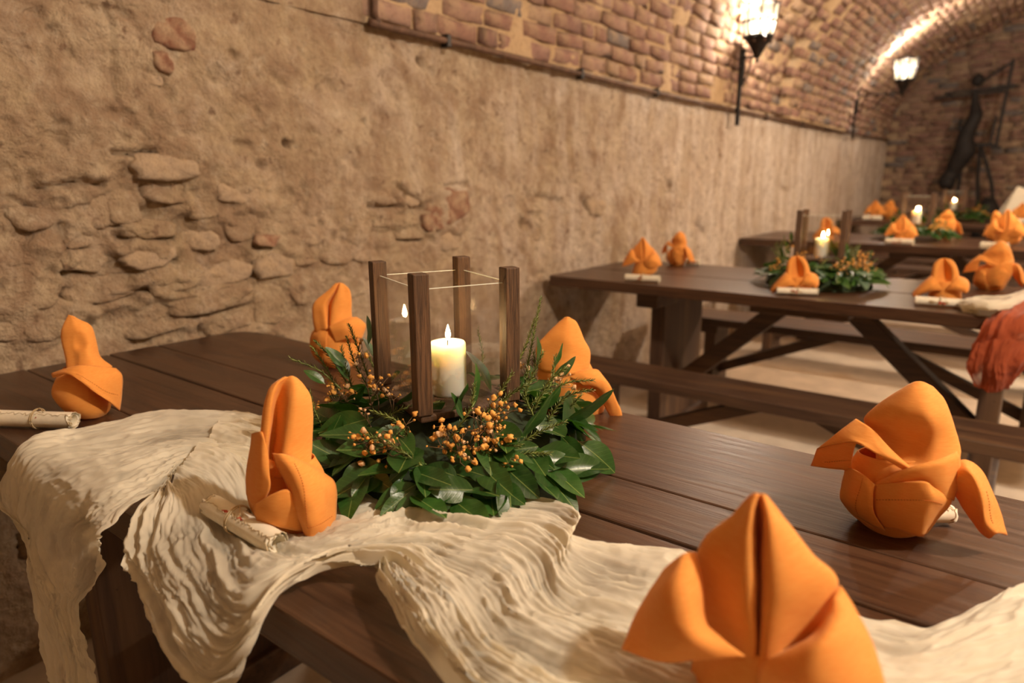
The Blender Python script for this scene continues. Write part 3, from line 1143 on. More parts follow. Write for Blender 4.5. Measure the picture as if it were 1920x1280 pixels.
def place_leaf(parent, org, base, tip, twist=0.0, kind=None, pale=False, up=(0, 0, 1), wscale=1.0):
    base, tip = np.array(base, float), np.array(tip, float)
    k = random.randrange(len(LEAF)) if kind is None else kind
    d1, d2, L0 = LEAF[k]
    ax = tip - base
    L = np.linalg.norm(ax)
    ax /= L
    s = np.cross(up, ax)
    if np.linalg.norm(s) < 1e-3:
        s = np.cross((0, 1, 0), ax)
    s /= np.linalg.norm(s)
    n_ = np.cross(ax, s)
    c, q = math.cos(twist), math.sin(twist)
    s, n_ = c * s + q * n_, c * n_ - q * s
    o = bpy.data.objects.new('leaf', d2 if pale else d1)
    mt = Matrix.Identity(4)
    f = L / L0
    for i in range(3):
        mt[i][0], mt[i][1], mt[i][2], mt[i][3] = ax[i] * f, s[i] * f * wscale, n_[i] * f, base[i] - org[i]
    o.matrix_basis = mt
    link(o, parent)
    return o


def rosemary(parent, org, pts, n=60, ln=.014):
    """one sprig: woody stem and needle leaves in a spiral, joined"""
    P = catmull(np.array(pts, float) - org, 8)
    mb = MB().tube(P, np.linspace(.0016, .0007, len(P)), 5)
    T = np.gradient(P, axis=0)
    for i in range(n):
        f = (i + .5) / n
        x = f * (len(P) - 1)
        a = int(x)
        p = P[a] * (1 - x + a) + P[min(a + 1, len(P) - 1)] * (x - a)
        t = T[a] / np.linalg.norm(T[a])
        s = np.cross(t, (.3, .2, .93))
        s /= np.linalg.norm(s) + 1e-9
        w = np.cross(t, s)
        ang = i * 2.4
        d = math.cos(ang) * s + math.sin(ang) * w
        dr = d * .75 + t * (.55 + .7 * f)
        dr /= np.linalg.norm(dr)
        sd = np.cross(dr, t)
        sd /= np.linalg.norm(sd) + 1e-9
        l = ln * random.uniform(.7, 1.15) * (1 - .35 * f)
        q = p + dr * l
        h = .0009
        mb.add([p - sd * h * .6, p + sd * h * .6, p + dr * l * .6 + sd * h, q, p + dr * l * .6 - sd * h, p + dr * l * .45 + np.cross(sd, dr) * h], [(0, 1, 2, 5), (5, 2, 3), (5, 3, 4), (0, 5, 4)])
    return mb.build('rosemary_sprig', M['needle'], parent, True)


def blossom_mesh(seed):
    import bmesh
    r = np.random.default_rng(seed)
    bm = bmesh.new()
    bmesh.ops.create_icosphere(bm, subdivisions=2, radius=1.0)
    for v in bm.verts:
        c = np.array(v.co)
        f = 1 + .42 * (vnoise(np.array(c[0] * 3.1 + seed), np.array(c[1] * 3.1 + c[2] * 2.7), 3) - .5) * 2
        v.co *= float(f)
    me = bpy.data.meshes.new('blossom')
    bm.to_mesh(me)
    bm.free()
    me.polygons.foreach_set('use_smooth', np.ones(len(me.polygons), dtype=bool))
    return me


BLOS = []
for s_ in range(4):
    a = blossom_mesh(s_)
    a.materials.append(M['blossom'])
    b = a.copy()
    b.materials.clear()
    b.materials.append(M['blossom_pale'])
    BLOS.append((a, b))


def flower_spray(parent, org, root, centre, rad, n, pale=.15, size=(.0016, .0052)):
    """baby's-breath: forked wiry stems (the part) carrying blossoms (sub-parts)"""
    root, centre = np.array(root, float) - org, np.array(centre, float) - org
    mb = MB()
    heads = []
    fork = root + (centre - root) * .55
    mb.tube([root, (root + fork) / 2 + RNG.normal(0, .003, 3), fork], .0009, 5)
    hubs = [fork + (centre - fork) * .6 + RNG.normal(0, .4, 3) * np.array(rad) for _ in range(max(2, n // 6))]
    for h in hubs:
        mb.tube([fork, h], .0006, 4)
    for i in range(n):
        p = centre + np.clip(RNG.normal(0, .55, 3), -1.15, 1.15) * np.array(rad)
        h = hubs[i % len(hubs)]
        mb.tube([h, (h + p) / 2 + RNG.normal(0, .0025, 3), p], .00045, 4)
        heads.append(p)
    sp = mb.build('flower_spray', M['stem'], parent, True)
    for p in heads:
        a, b = random.choice(BLOS)
        o = bpy.data.objects.new('blossom', b if random.random() < pale else a)
        s = random.uniform(*size) if random.random() > .35 else size[0] * random.uniform(.7, 1.2)
        o.scale = (s, s, s * random.uniform(.75, 1))
        o.rotation_euler = (random.uniform(0, 3), random.uniform(0, 3), random.uniform(0, 3))
        o.location = p
        link(o, sp)
    return sp


LAST = [None]


def make_candle_lantern(corners, h, label, group, z0=TOP):
    """four corner posts on a base board with four glass panes let in between them"""
    c = np.mean(np.array(corners), 0)
    t = empty('candle_lantern', (c[0], c[1], z0))
    tag(t, label, 'candle holder', group)
    q = [np.array(p) - c for p in corners]
    ax = (q[1] - q[0]) / np.linalg.norm(q[1] - q[0])
    ang = math.atan2(ax[1], ax[0])
    R = np.array([[math.cos(ang), -math.sin(ang), 0], [math.sin(ang), math.cos(ang), 0], [0, 0, 1]])
    mb = MB()
    prism(mb, [tuple(p * 1.10) for p in q], .001, .012)
    mb.build('base_board', M['post'], t, False, .003)
    for i, p in enumerate(q):
        # post of two strips with a groove where the panes slide in
        d = -p / np.linalg.norm(p)
        mb = MB().box((p[0], p[1], (.012 + (h - .012) / 2)), (.0222, .0222, h - .012), R)
        mb.build('post', M['post'], t, False, .0016, 2)
    for i in range(4):
        a, b = q[i], q[(i + 1) % 4]
        d = (b - a) / np.linalg.norm(b - a)
        m = (a + b) / 2
        n_ = m / np.linalg.norm(m)
        L = np.linalg.norm(b - a) - .018
        LAST[0] = MB().bar((m - d * L / 2 + 0).tolist() + [.0122 + (h - .034) / 2], (m + d * L / 2).tolist() + [.0122 + (h - .034) / 2], .0018, h - .034).build('glass_pane', M['glass'], t, False)
        gp = kids(t)[-1] if False else LAST[0]
        MB().bar((m - d * L / 2).tolist() + [h - .0212], (m + d * L / 2).tolist() + [h - .0212], .0019, .0010).build('pane_edge', M['glass_edge'], gp, False)
    return t


def make_candle(loc, r, h, label, group, watts=.0):
    t = empty('pillar_candle', loc)
    tag(t, label, 'candle', group)
    MB().lathe([(r * .96, 0), (r, .003), (r, h - .006), (r * .985, h - .002), (r * .93, h), (r * .8, h - .002), (r * .45, h - .005), (r * .15, h - .006)], 48).build('wax_body', M['wax'], t, True)
    MB().tube(catmull([(0, 0, h - .007), (.0006, 0, h + .002), (.0022, .0005, h + .008)], 4), .0009, 6).build('wick', M['iron'], t, True)
    f = MB().lathe([(.0005, 0), (.0024, .002), (.0037, .006), (.0039, .009), (.0030, .0135), (.0016, .018), (.0005, .0225)], 14, (.0014, 0, h + .003))
    f.build('flame', M['flame'], t, True)
    return t


# the lantern stands in the middle of the table on a low mossy mound that the wreath surrounds
COR = [np.array(p) * .702 for p in ((-.906, .890), (-.829, 1.066), (-1.042, 1.162), (-1.124, .984))]
CC = np.mean(COR, 0)
LZ = .862
lantern1 = make_candle_lantern(COR, 1.066 - LZ, 'wooden four-post glass lantern with a burning candle, on the front table', 'candle lanterns on the tables', LZ)
_d = ray(839, 640)
CAND = CAM + _d * ((CC[1] - .004) / _d[1])
candle1 = make_candle((CAND[0], CAND[1], LZ + .0125), .0268, CAND[2] - LZ - .0125, 'thick white lit candle inside the lantern on the front table', 'pillar candles')

# ------------------------------------------------------------------ wreath of the front table
CH = np.array([CC[0], CC[1], TOP])
wreath = empty('leaf_wreath', CH)
tag(wreath, 'laurel and rosemary wreath with orange blossoms around the lantern on the front table', 'wreath', 'table wreaths')


def vplane(P):
    """PX(u, v, b): the point seen at (u, v) on the upright plane through P facing the viewer, b metres nearer"""
    P = np.array(P, float)
    e = np.array([CAM[0] - P[0], CAM[1] - P[1], 0])
    e /= np.linalg.norm(e)
    def f(u, v, b=0.0):
        d = ray(u, v)
        t = np.dot(P + b * e - CAM, e) / np.dot(d, e)
        return CAM + t * d
    f.e = e
    return f


WP = vplane(CH)
WRR = .272


def mound_h(r):
    return .118 * np.clip(1 - (np.asarray(r) / WRR) ** 2.1, 0, 1) + .006


def mound(u, v, up=0.0):
    """the point of the leafy mound seen at (u, v), 'up' metres above it"""
    d = ray(u, v)
    T_ = np.linspace(.45, 1.6, 2600)[:, None]
    P_ = CAM + d * T_
    r = np.hypot(P_[:, 0] - CH[0], P_[:, 1] - CH[1])
    g = P_[:, 2] - (TOP + mound_h(r) + up) + np.where((r > WRR + .06) | ((r > WRR) & ((P_[:, :2] - CH[:2]) @ WP.e[:2] < .05)), .02 + (r - WRR) * 4, 0)
    k = np.nonzero(g < 0)[0]
    return P_[k[0]] if len(k) else P_[int(np.argmin(g))]


def from_base(B):
    """like WP but the plane passes through the point B"""
    return vplane(B)


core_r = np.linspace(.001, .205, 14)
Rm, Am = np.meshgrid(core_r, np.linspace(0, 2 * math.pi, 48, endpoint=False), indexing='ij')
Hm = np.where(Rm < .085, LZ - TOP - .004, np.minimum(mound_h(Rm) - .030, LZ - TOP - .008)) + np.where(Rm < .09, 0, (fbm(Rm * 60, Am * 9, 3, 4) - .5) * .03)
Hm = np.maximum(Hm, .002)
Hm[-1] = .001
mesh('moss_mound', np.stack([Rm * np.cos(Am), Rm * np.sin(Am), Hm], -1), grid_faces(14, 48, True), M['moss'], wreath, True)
# leaves seen singly: base, tip, height of the tip over the mound, twist
HERO = [((785, 905), (702, 954), .004, .25), ((797, 912), (747, 1004), .002, -.2), ((893, 918), (802, 918), .008, .3), ((938, 868), (1011, 933), .006, .3), ((985, 872), (1071, 857), .014, .2),
        ((905, 900), (981, 950), .002, .1), ((660, 860), (718, 915), .004, .6), ((655, 845), (580, 828), .010, .2), ((655, 870), (585, 872), .004, .4), ((700, 782), (594, 812), .016, .5),
        ((1050, 805), (1123, 752), .03, .7), ((1085, 828), (1162, 881), .006, .2), ((1050, 815), (1098, 866), .003, .5),
        ((835, 838), (886, 864), .012, .2), ((728, 905), (765, 870), .012, .2), ((955, 845), (1010, 836), .012, .3),
        ((760, 800), (700, 850), .012, .2), ((860, 895), (800, 870), .012, .2), ((930, 900), (880, 880), .01, .3), ((690, 865), (640, 905), .003, .3), ((840, 915), (812, 955), .004, .2), ((880, 915), (935, 945), .004, .2), ((800, 925), (750, 1000), .004, -.3), ((770, 920), (712, 968), .004, .3), ((850, 925), (800, 962), .003, .2), ((930, 905), (985, 948), .003, .1), ((690, 890), (660, 930), .003, .3),
        ((755, 895), (735, 940), .004, .2), ((1060, 780), (1105, 800), .01, .3), ((720, 840), (660, 800), .015, .4), ((1000, 800), (1060, 790), .015, .3), ((640, 800), (590, 770), .02, .4), ((800, 870), (740, 850), .012, .3), ((990, 840), (1040, 880), .006, .2)]
for (bu, bv), (tu, tv), up, tw in HERO:
    place_leaf(wreath, CH, mound(bu, bv, -.004), mound(tu, tv, up), tw if tu > bu else -tw, None, False, tuple(np.array([0, 0, .75]) + WP.e * .65), 1.25)
# leaves standing up: base on the mound, tip above it in the upright plane, b nearer
for (bu, bv), (tu, tv), b, tw in [((922, 742), (905, 652), .0, 1.35), ((715, 700), (690, 630), .0, 1.4), ((690, 650), (696, 592), .0, 1.3), ((740, 760), (775, 735), .02, .9), ((770, 775), (835, 757), .02, .6),
                                  ((842, 780), (872, 715), .01, 1.2), ((655, 715), (636, 650), .0, 1.2), ((968, 832), (1038, 735), -.01, .9), ((1000, 735), (990, 675), .0, 1.3), ((1032, 700), (1056, 642), -.01, 1.0), ((1035, 705), (1088, 682), -.01, .6),
                                  ((880, 775), (914, 690), .0, 1.2), ((610, 720), (575, 690), .0, .9), ((640, 770), (684, 724), .01, .7), ((612, 830), (640, 780), .01, .6), ((1055, 790), (1160, 742), -.02, .8), ((1010, 770), (1056, 730), .0, .6), ((870, 790), (846, 735), .01, 1.2),
                                  ((650, 690), (610, 650), .0, .8), ((960, 760), (985, 700), .0, 1.1), ((1005, 690), (1010, 630), .0, 1.2)]:
    B_ = mound(bu, bv, -.006)
    place_leaf(wreath, CH, B_, from_base(B_)(tu, tv, b), tw, None, False, tuple(WP.e), 1.2)
# the rest of the greenery all round the mound
for i in range(125):
    a = random.uniform(0, 2 * math.pi)
    r0 = random.uniform(.11, .215)
    L = random.uniform(.065, .095)
    sw = a + random.uniform(-1.1, 1.1)
    b = CH + np.array([r0 * math.cos(a), r0 * math.sin(a), float(mound_h(r0)) - random.uniform(.006, .03)])
    el = random.uniform(-.35, .55)
    t = b + L * np.array([math.cos(sw) * math.cos(el), math.sin(sw) * math.cos(el), math.sin(el)])
    r1 = math.hypot(t[0] - CH[0], t[1] - CH[1])
    t[2] = min(max(t[2], TOP + .006), TOP + float(mound_h(r1)) + .03)
    if r1 < .115:
        continue
    place_leaf(wreath, CH, b, t, random.uniform(-.5, .5), None, False, (.5 * math.cos(a), .5 * math.sin(a), 1), 1.2)
# rosemary: base on the mound, then points of the stem in the upright plane through the base
for (bu, bv), rest, n in [((985, 705), [(998, 640), (1014, 558)], 90), ((960, 700), [(985, 650), (1002, 600)], 60), ((640, 745), [(612, 690), (585, 650)], 60), ((655, 725), [(620, 670), (592, 640)], 60),
               ((660, 725), [(648, 690), (640, 650)], 50), ((690, 725), [(665, 680), (650, 632)], 60), ((980, 750), [(1000, 700), (1018, 660)], 60), ((1000, 770), [(1030, 715), (1060, 690)], 60),
               ((1020, 800), [(1060, 745), (1110, 730)], 70), ((925, 785), [(950, 745), (985, 722)], 60), ((900, 795), [(935, 740), (960, 700)], 50), ((640, 730), [(600, 695), (545, 672)], 50),
               ((720, 785), [(760, 765), (830, 752)], 50), ((770, 825), [(745, 790), (700, 770)], 60), ((840, 825), [(880, 770), (890, 720)], 50), ((960, 840), [(1010, 810), (1060, 790)], 60),
               ((1020, 760), [(1055, 720), (1112, 712)], 60), ((690, 705), [(670, 650), (655, 610)], 60), ((800, 880), [(760, 850), (730, 830)], 50), ((610, 810), [(590, 770), (580, 735)], 50), ((890, 860), [(930, 840), (975, 835)], 60),
               ((940, 860), [(990, 850), (1030, 850)], 60), ((1000, 780), [(985, 740), (990, 690)], 60), ((1030, 770), [(1060, 770), (1090, 740)], 60), ((740, 860), [(720, 830), (690, 815)], 60)]:
    B_ = mound(bu, bv, -.008)
    f_ = from_base(B_)
    rosemary(wreath, CH, [B_] + [f_(*q) for q in rest], n, .012)
for a, e in ((1.2, .5), (1.9, .7), (2.6, .6), (.7, .6), (3.1, .5)):   # sprigs on the far side of the lantern
    b = CH + np.array([.13 * math.cos(a), .13 * math.sin(a), .09])
    rosemary(wreath, CH, [b, b + np.array([.03 * math.cos(a), .03 * math.sin(a), .05 * e]), b + np.array([.04 * math.cos(a + .3), .04 * math.sin(a + .3), .12 * e])], 50, .012)
# orange baby's breath
for (u, v), up, rad, n, pale in [((628, 735), .014, (.022, .016, .018), 22, .1), ((600, 760), .012, (.016, .016, .016), 15, 0), ((655, 735), .018, (.012, .012, .012), 12, .6), ((708, 715), .020, (.020, .016, .014), 18, .1), ((735, 735), .018, (.012, .012, .012), 9, .1), ((683, 768), .022, (.008, .010, .008), 5, .9),
                                ((680, 835), .020, (.020, .016, .020), 22, .1), ((725, 835), .022, (.022, .016, .018), 26, .2), ((755, 800), .022, (.010, .012, .012), 9, .3), ((835, 815), .022, (.020, .016, .020), 24, .1), ((870, 838), .022, (.018, .016, .018), 22, .3), ((905, 810), .026, (.022, .018, .026), 40, .12),
                                ((935, 780), .026, (.020, .018, .022), 30, .15), ((945, 835), .018, (.012, .014, .018), 16, 0), ((890, 775), .020, (.006, .008, .006), 4, .9), ((960, 865), .014, (.010, .010, .010), 8, 0), ((1050, 715), .016, (.018, .016, .022), 14, .95), ((1000, 690), .014, (.016, .016, .014), 7, .8), ((670, 655), .012, (.014, .016, .016), 10, .3)]:
    p = mound(u, v, up)
    d = p[:2] - CH[:2]
    rt_ = np.array([*(CH[:2] + d / np.linalg.norm(d) * min(.12, np.linalg.norm(d))), TOP + .06])
    flower_spray(wreath, CH, rt_, p, tuple(k * 1.15 for k in rad), int(n * 1.0), pale, (.0015, .0047))
# ------------------------------------------------------------------ folded napkins
def sheet(name, rows, parent, org, sub=7, mat=None, th=.0017, closed=False, rough=.0006, seed=0, R=None):
    """cloth panel through a grid of guide points, given thickness"""
    P = np.array(rows, float) - org
    if R is not None:
        P = P @ R.T
    P = catmull(P, sub, 0)
    P = catmull(P, sub, 1, closed)
    nu, nv = P.shape[:2]
    du, dv = np.gradient(P, axis=0), np.gradient(P, axis=1)
    N = np.cross(du, dv)
    N /= np.linalg.norm(N, axis=2)[..., None] + 1e-9
    I, J = np.meshgrid(np.arange(nu), np.arange(nv), indexing='ij')
    P = P + N * ((fbm(I * .12 + seed, J * .12 + seed * 3.3, 3, seed) - .5) * rough * 5)[..., None]
    o = mesh(name, P.reshape(-1, 3), grid_faces(nu, nv, closed), mat or M['napkin'], parent, True)
    s = o.modifiers.new('cloth', 'SOLIDIFY')
    s.thickness, s.offset = th, 0
    o['_n'] = 0
    del o['_n']
    return o, P, N


def stitches(P, N, uv0, uv1, parent, n=26, side=1):
    """a drawn-thread hem: row of small stitches lying on the panel"""
    nu, nv = P.shape[:2]
    mb = MB()
    for k in range(n):
        for q in (0,):
            pts = []
            for f in ((k + .15) / n, (k + .72) / n):
                u = (uv0[0] + (uv1[0] - uv0[0]) * f) * (nu - 1)
                v = (uv0[1] + (uv1[1] - uv0[1]) * f) * (nv - 1)
                i, j = min(int(u), nu - 2), min(int(v), nv - 2)
                a, b = u - i, v - j
                G = P + N * side * .0011
                pts.append((G[i, j] * (1 - b) + G[i, j + 1] * b) * (1 - a) + (G[i + 1, j] * (1 - b) + G[i + 1, j + 1] * b) * a)
            if np.linalg.norm(pts[1] - pts[0]) > 5e-4:
                mb.tube(pts, .00042, 4)
    if mb.v:
        tag(mb.build('stitching', M['stitch'], parent, True), kind='stuff')


M['stitch'] = m_simple('orange_thread', (.52, .13, .015), .85)
NAPG = 'folded orange napkins'


def napkin_root(P, label, face=True):
    """Empty at the base, its -y side turned to the viewer; returns root, org, rotation world->local"""
    e = np.array([CAM[0] - P[0], CAM[1] - P[1]])
    a = math.atan2(e[1], e[0]) + math.pi / 2
    r = empty('folded_napkin', P, a)
    tag(r, label, 'napkin', NAPG)
    c, s = math.cos(-a), math.sin(-a)
    return r, np.array(P), np.array([[c, -s, 0], [s, c, 0], [0, 0, 1]])


def cup(parent, org, R, PX, sil, depth, name='base_fold', seed=3):
    """wrapped base: closed ring, traced left and right sides per level, bulging to the viewer and away"""
    rows = []
    for (lu, lv), (ru, rv), f in sil:
        l, r = PX(lu, lv, 0), PX(ru, rv, 0)
        m = (l + r) / 2
        d = depth * f
        row = [l, l * .8 + r * .2 + PX.e * d * .75, m + PX.e * d, r * .8 + l * .2 + PX.e * d * .75, r, r * .8 + l * .2 - PX.e * d * .7, m - PX.e * d * .9, l * .8 + r * .2 - PX.e * d * .7]
        rows.append(row)
    return sheet(name, rows, parent, org, 6, closed=True, R=R, seed=seed)


def grow(rows, PX):
    return [[PX(*p) for p in row] for row in rows]


# --- front napkin, tip up, slit towards the viewer
PF = at_z(1415, 1322, TOP + .006)
rF, oF, RF = napkin_root(PF, 'large orange napkin nearest the viewer with a slit peak')
PX = vplane(PF)
cup(rF, oF, RF, PX, [((1300, 1330), (1560, 1335), .75), ((1290, 1285), (1600, 1290), 1.0), ((1300, 1240), (1585, 1200), .95), ((1320, 1190), (1560, 1150), .8)], .048)
pk = [  # left outer, left mid, slit lip, deep, slit lip, right mid, right outer, back
    [(1330, 1255, .01), (1375, 1250, .03), (1417, 1248, .040), (1422, 1245, .01), (1428, 1248, .040), (1480, 1240, .03), (1535, 1235, .01), (1425, 1190, -.04)],
    [(1322, 1170, .005), (1370, 1180, .026), (1414, 1192, .036), (1424, 1185, .002), (1431, 1192, .036), (1490, 1175, .026), (1542, 1165, .004), (1425, 1120, -.038)],
    [(1300, 1080, -.004), (1358, 1095, .02), (1409, 1110, .030), (1424, 1100, -.010), (1437, 1110, .030), (1508, 1098, .020), (1568, 1085, -.006), (1428, 1050, -.036)],
    [(1320, 1010, -.006), (1364, 1018, .012), (1407, 1025, .021), (1423, 1015, -.010), (1439, 1025, .021), (1478, 1012, .012), (1520, 1035, -.006), (1426, 990, -.030)],
    [(1375, 966, -.005), (1392, 964, .006), (1408, 960, .012), (1423, 955, -.006), (1437, 960, .012), (1452, 962, .006), (1468, 968, -.005), (1424, 950, -.020)],
    [(1412, 928, .000), (1415, 926, .003), (1420, 925, .004), (1424, 926, .0), (1429, 926, .004), (1433, 927, .003), (1437, 930, .000), (1424, 928, -.006)]]
sheet('peak', grow(pk, PX), rF, oF, 7, closed=True, R=RF, seed=1)
fl, FP, FN = sheet('flap', grow([
    [(1302, 1034, .004), (1290, 1036, .014), (1272, 1044, .016), (1243, 1072, .004)],
    [(1316, 1100, .024), (1288, 1092, .040), (1252, 1098, .042), (1212, 1121, .020)],
    [(1323, 1165, .034), (1290, 1162, .056), (1240, 1163, .054), (1186, 1170, .030)],
    [(1350, 1195, .040), (1300, 1205, .060), (1240, 1215, .054), (1174, 1198, .032)],
    [(1398, 1230, .044), (1310, 1236, .052), (1238, 1240, .048), (1166, 1216, .032)]], PX), rF, oF, 7, R=RF, seed=2)
fl2, FP2, FN2 = sheet('flap', grow([
    [(1538, 1182, .020), (1550, 1150, .018), (1562, 1120, .012), (1575, 1098, .002)],
    [(1508, 1200, .044), (1545, 1188, .050), (1582, 1168, .036), (1606, 1145, .010)],
    [(1468, 1222, .050), (1525, 1232, .064), (1588, 1228, .050), (1634, 1205, .020)],
    [(1430, 1242, .050), (1500, 1295, .068), (1592, 1300, .058), (1654, 1270, .030)],
    [(1420, 1285, .046), (1500, 1352, .056), (1600, 1350, .048), (1668, 1318, .030)]], PX), rF, oF, 7, R=RF, seed=4)

# --- right napkin, seen from behind: smooth hood, flap to the left, tail down to the table on the right
PR = at_z(1708, 990, TOP + .002)
rR, oR, RR = napkin_root(PR, 'orange napkin with rounded hood and long tail, alone on the bare front tabletop')
PX = vplane(PR)
cup(rR, oR, RR, PX, [((1628, 985), (1738, 992), .7), ((1590, 952), (1762, 962), 1.0), ((1577, 925), (1784, 930), 1.05), ((1586, 880), (1792, 880), 1.0), ((1610, 845), (1795, 845), .9)], .042)
hood = [
    [(1640, 905, .03), (1668, 892, .05), (1703, 880, .055), (1745, 872, .05), (1797, 868, .025), (1715, 850, -.045)],
    [(1646, 850, .018), (1672, 858, .030), (1708, 868, .036), (1752, 862, .040), (1798, 842, .012), (1712, 800, -.042)],
    [(1634, 806, .004), (1672, 812, .022), (1712, 826, .026), (1756, 820, .030), (1792, 812, .0), (1705, 765, -.036)],
    [(1622, 782, -.002), (1660, 776, .024), (1708, 780, .036), (1748, 778, .034), (1781, 776, -.002), (1700, 745, -.030)],
    [(1656, 752, -.006), (1680, 744, .014), (1712, 742, .024), (1744, 744, .020), (1768, 748, -.006), (1708, 735, -.022)],
    [(1698, 727, -.006), (1706, 721, .002), (1720, 716, .006), (1734, 718, .003), (1750, 728, -.006), (1722, 722, -.012)]]
sheet('peak', grow(hood, PX), rR, oR, 7, closed=True, R=RR, seed=5)
# left flap: upper face and its turned under side
_, P1, N1 = sheet('flap', grow([
    [(1606, 786, .012), (1626, 798, .028), (1642, 812, .034), (1665, 838, .044), (1706, 874, .055)],
    [(1580, 804, .020), (1602, 812, .034), (1630, 826, .044), (1660, 848, .054), (1704, 877, .058)],
    [(1556, 824, .020), (1580, 824, .034), (1610, 828, .046), (1650, 852, .056), (1700, 880, .058)],
    [(1532, 842, .014), (1560, 834, .028), (1600, 829, .044), (1640, 848, .054), (1696, 882, .056)]], PX), rR, oR, 7, R=RR, seed=6)
_, P2, N2 = sheet('flap', grow([
    [(1534, 840, .012), (1560, 832, .026), (1590, 829, .038), (1606, 830, .042)],
    [(1526, 858, .010), (1552, 856, .022), (1582, 850, .032), (1600, 848, .034)],
    [(1520, 873, .008), (1550, 877, .018), (1580, 880, .026), (1594, 884, .028)]], PX), rR, oR, 6, R=RR, seed=7)
stitches(P2, N2, (.72, .28), (.72, .95), rR, 14, 1)
stitches(P2, N2, (.72, .28), (.72, .95), rR, 14, -1)
# crossing wraps
_, P3, N3 = sheet('wrap', grow([
    [(1638, 906, .044), (1672, 890, .060), (1715, 874, .066), (1762, 860, .056), (1794, 846, .030)],
    [(1642, 914, .047), (1676, 898, .064), (1720, 884, .070), (1766, 872, .060), (1800, 864, .034)],
    [(1646, 935, .046), (1684, 918, .060), (1730, 904, .066), (1770, 906, .056), (1797, 905, .032)],
    [(1650, 955, .042), (1688, 940, .054), (1735, 932, .058), (1774, 934, .048), (1786, 938, .030)]], PX), rR, oR, 7, R=RR, seed=8)
_, P4, N4 = sheet('wrap', grow([
    [(1640, 908, .050), (1690, 904, .070), (1732, 902, .074), (1752, 914, .066), (1785, 938, .040)],
    [(1638, 930, .050), (1690, 930, .070), (1736, 930, .074), (1758, 936, .064), (1780, 946, .040)],
    [(1640, 962, .048), (1686, 962, .066), (1728, 966, .068), (1750, 966, .056), (1764, 966, .036)],
    [(1655, 990, .040), (1685, 992, .054), (1722, 1004, .058), (1736, 1000, .048), (1752, 982, .032)]], PX), rR, oR, 7, R=RR, seed=9)
stitches(P4, N4, (.40, .03), (.40, .85), rR, 30, 1)
stitches(P4, N4, (.40, .03), (.40, .85), rR, 30, -1)
_, P5, N5 = sheet('wrap', grow([
    [(1586, 876, .020), (1602, 880, .040), (1622, 892, .050), (1640, 908, .054)],
    [(1580, 905, .022), (1600, 908, .044), (1624, 918, .056), (1637, 930, .058)],
    [(1576, 935, .020), (1598, 945, .042), (1624, 955, .054), (1640, 962, .056)],
    [(1594, 958, .016), (1616, 972, .034), (1640, 986, .044), (1660, 994, .046)]], PX), rR, oR, 6, R=RR, seed=10)
stitches(P5, N5, (.1, .6), (.9, .35), rR, 18, 1)
stitches(P5, N5, (.1, .6), (.9, .35), rR, 18, -1)
_, P6, N6 = sheet('tail', grow([
    [(1786, 922, .022), (1790, 908, .034), (1795, 892, .042), (1796, 880, .036), (1794, 867, .024)],
    [(1797, 938, .022), (1806, 912, .038), (1818, 888, .048), (1816, 874, .036), (1813, 863, .018)],
    [(1810, 958, .022), (1822, 938, .038), (1834, 916, .050), (1838, 900, .034), (1838, 882, .012)],
    [(1826, 980, .022), (1836, 966, .038), (1842, 948, .050), (1854, 938, .034), (1862, 926, .010)],
    [(1840, 998, .022), (1844, 992, .036), (1848, 980, .046), (1862, 972, .032), (1876, 962, .012)],
    [(1855, 1008, .022), (1860, 1006, .030), (1866, 1000, .036), (1876, 1000, .028), (1888, 1003, .014)]], PX), rR, oR, 7, R=RR, seed=11)
for sd in (1, -1):
    stitches(P6, N6, (.5, .72), (.85, .66), rR, 12, sd)

# --- napkin beside the wreath on the gauze
PM = at_z(545, 985, TOP + .014)
rM, oM, RM = napkin_root(PM, 'orange napkin with a tall rolled peak, on the gauze at the left of the wreath')
PX = vplane(PM)
cup(rM, oM, RM, PX, [((492, 978), (585, 992), .8), ((472, 955), (606, 965), 1.0), ((463, 918), (612, 925), 1.05), ((476, 880), (606, 885), 1.0), ((492, 850), (590, 855), .8)], .036)
pk = [  # left roll, crease, main panel, right, back
    [(504, 900, .02), (508, 898, .010), (514, 896, .030), (540, 892, .040), (584, 880, .015), (545, 850, -.032)],
    [(489, 850, .012), (500, 852, .024), (509, 850, .006), (535, 850, .034), (585, 832, .006), (540, 810, -.030)],
    [(492, 800, .010), (504, 796, .022), (516, 795, .004), (545, 796, .030), (586, 788, .004), (540, 770, -.026)],
    [(498, 754, .008), (509, 748, .018), (521, 745, .003), (552, 748, .024), (582, 746, .002), (540, 735, -.020)],
    [(508, 724, .004), (518, 720, .012), (530, 720, .004), (552, 720, .014), (570, 724, .0), (540, 716, -.012)],
    [(530, 708, .0), (534, 707, .004), (540, 706, .004), (548, 706, .004), (554, 709, .0), (542, 708, -.005)]]
sheet('peak', grow(pk, PX), rM, oM, 7, closed=True, R=RM, seed=12)
_, P7, N7 = sheet('flap', grow([
    [(511, 849, .030), (530, 852, .040), (550, 858, .034), (568, 866, .018)],
    [(519, 872, .042), (545, 872, .056), (578, 874, .046), (607, 886, .016)],
    [(532, 898, .050), (562, 905, .066), (598, 905, .054), (630, 910, .020)],
    [(546, 935, .054), (572, 946, .070), (604, 948, .058), (631, 950, .022)],
    [(558, 968, .054), (578, 980, .066), (604, 985, .056), (628, 980, .026)],
    [(572, 1008, .050), (582, 1013, .056), (598, 1009, .050), (616, 1001, .032)]], PX), rM, oM, 7, R=RM, seed=13)
for sd in (1, -1):
    stitches(P7, N7, (.18, .42), (.86, .30), rM, 26, sd)
    stitches(P7, N7, (.86, .30), (.70, .9), rM, 14, sd)
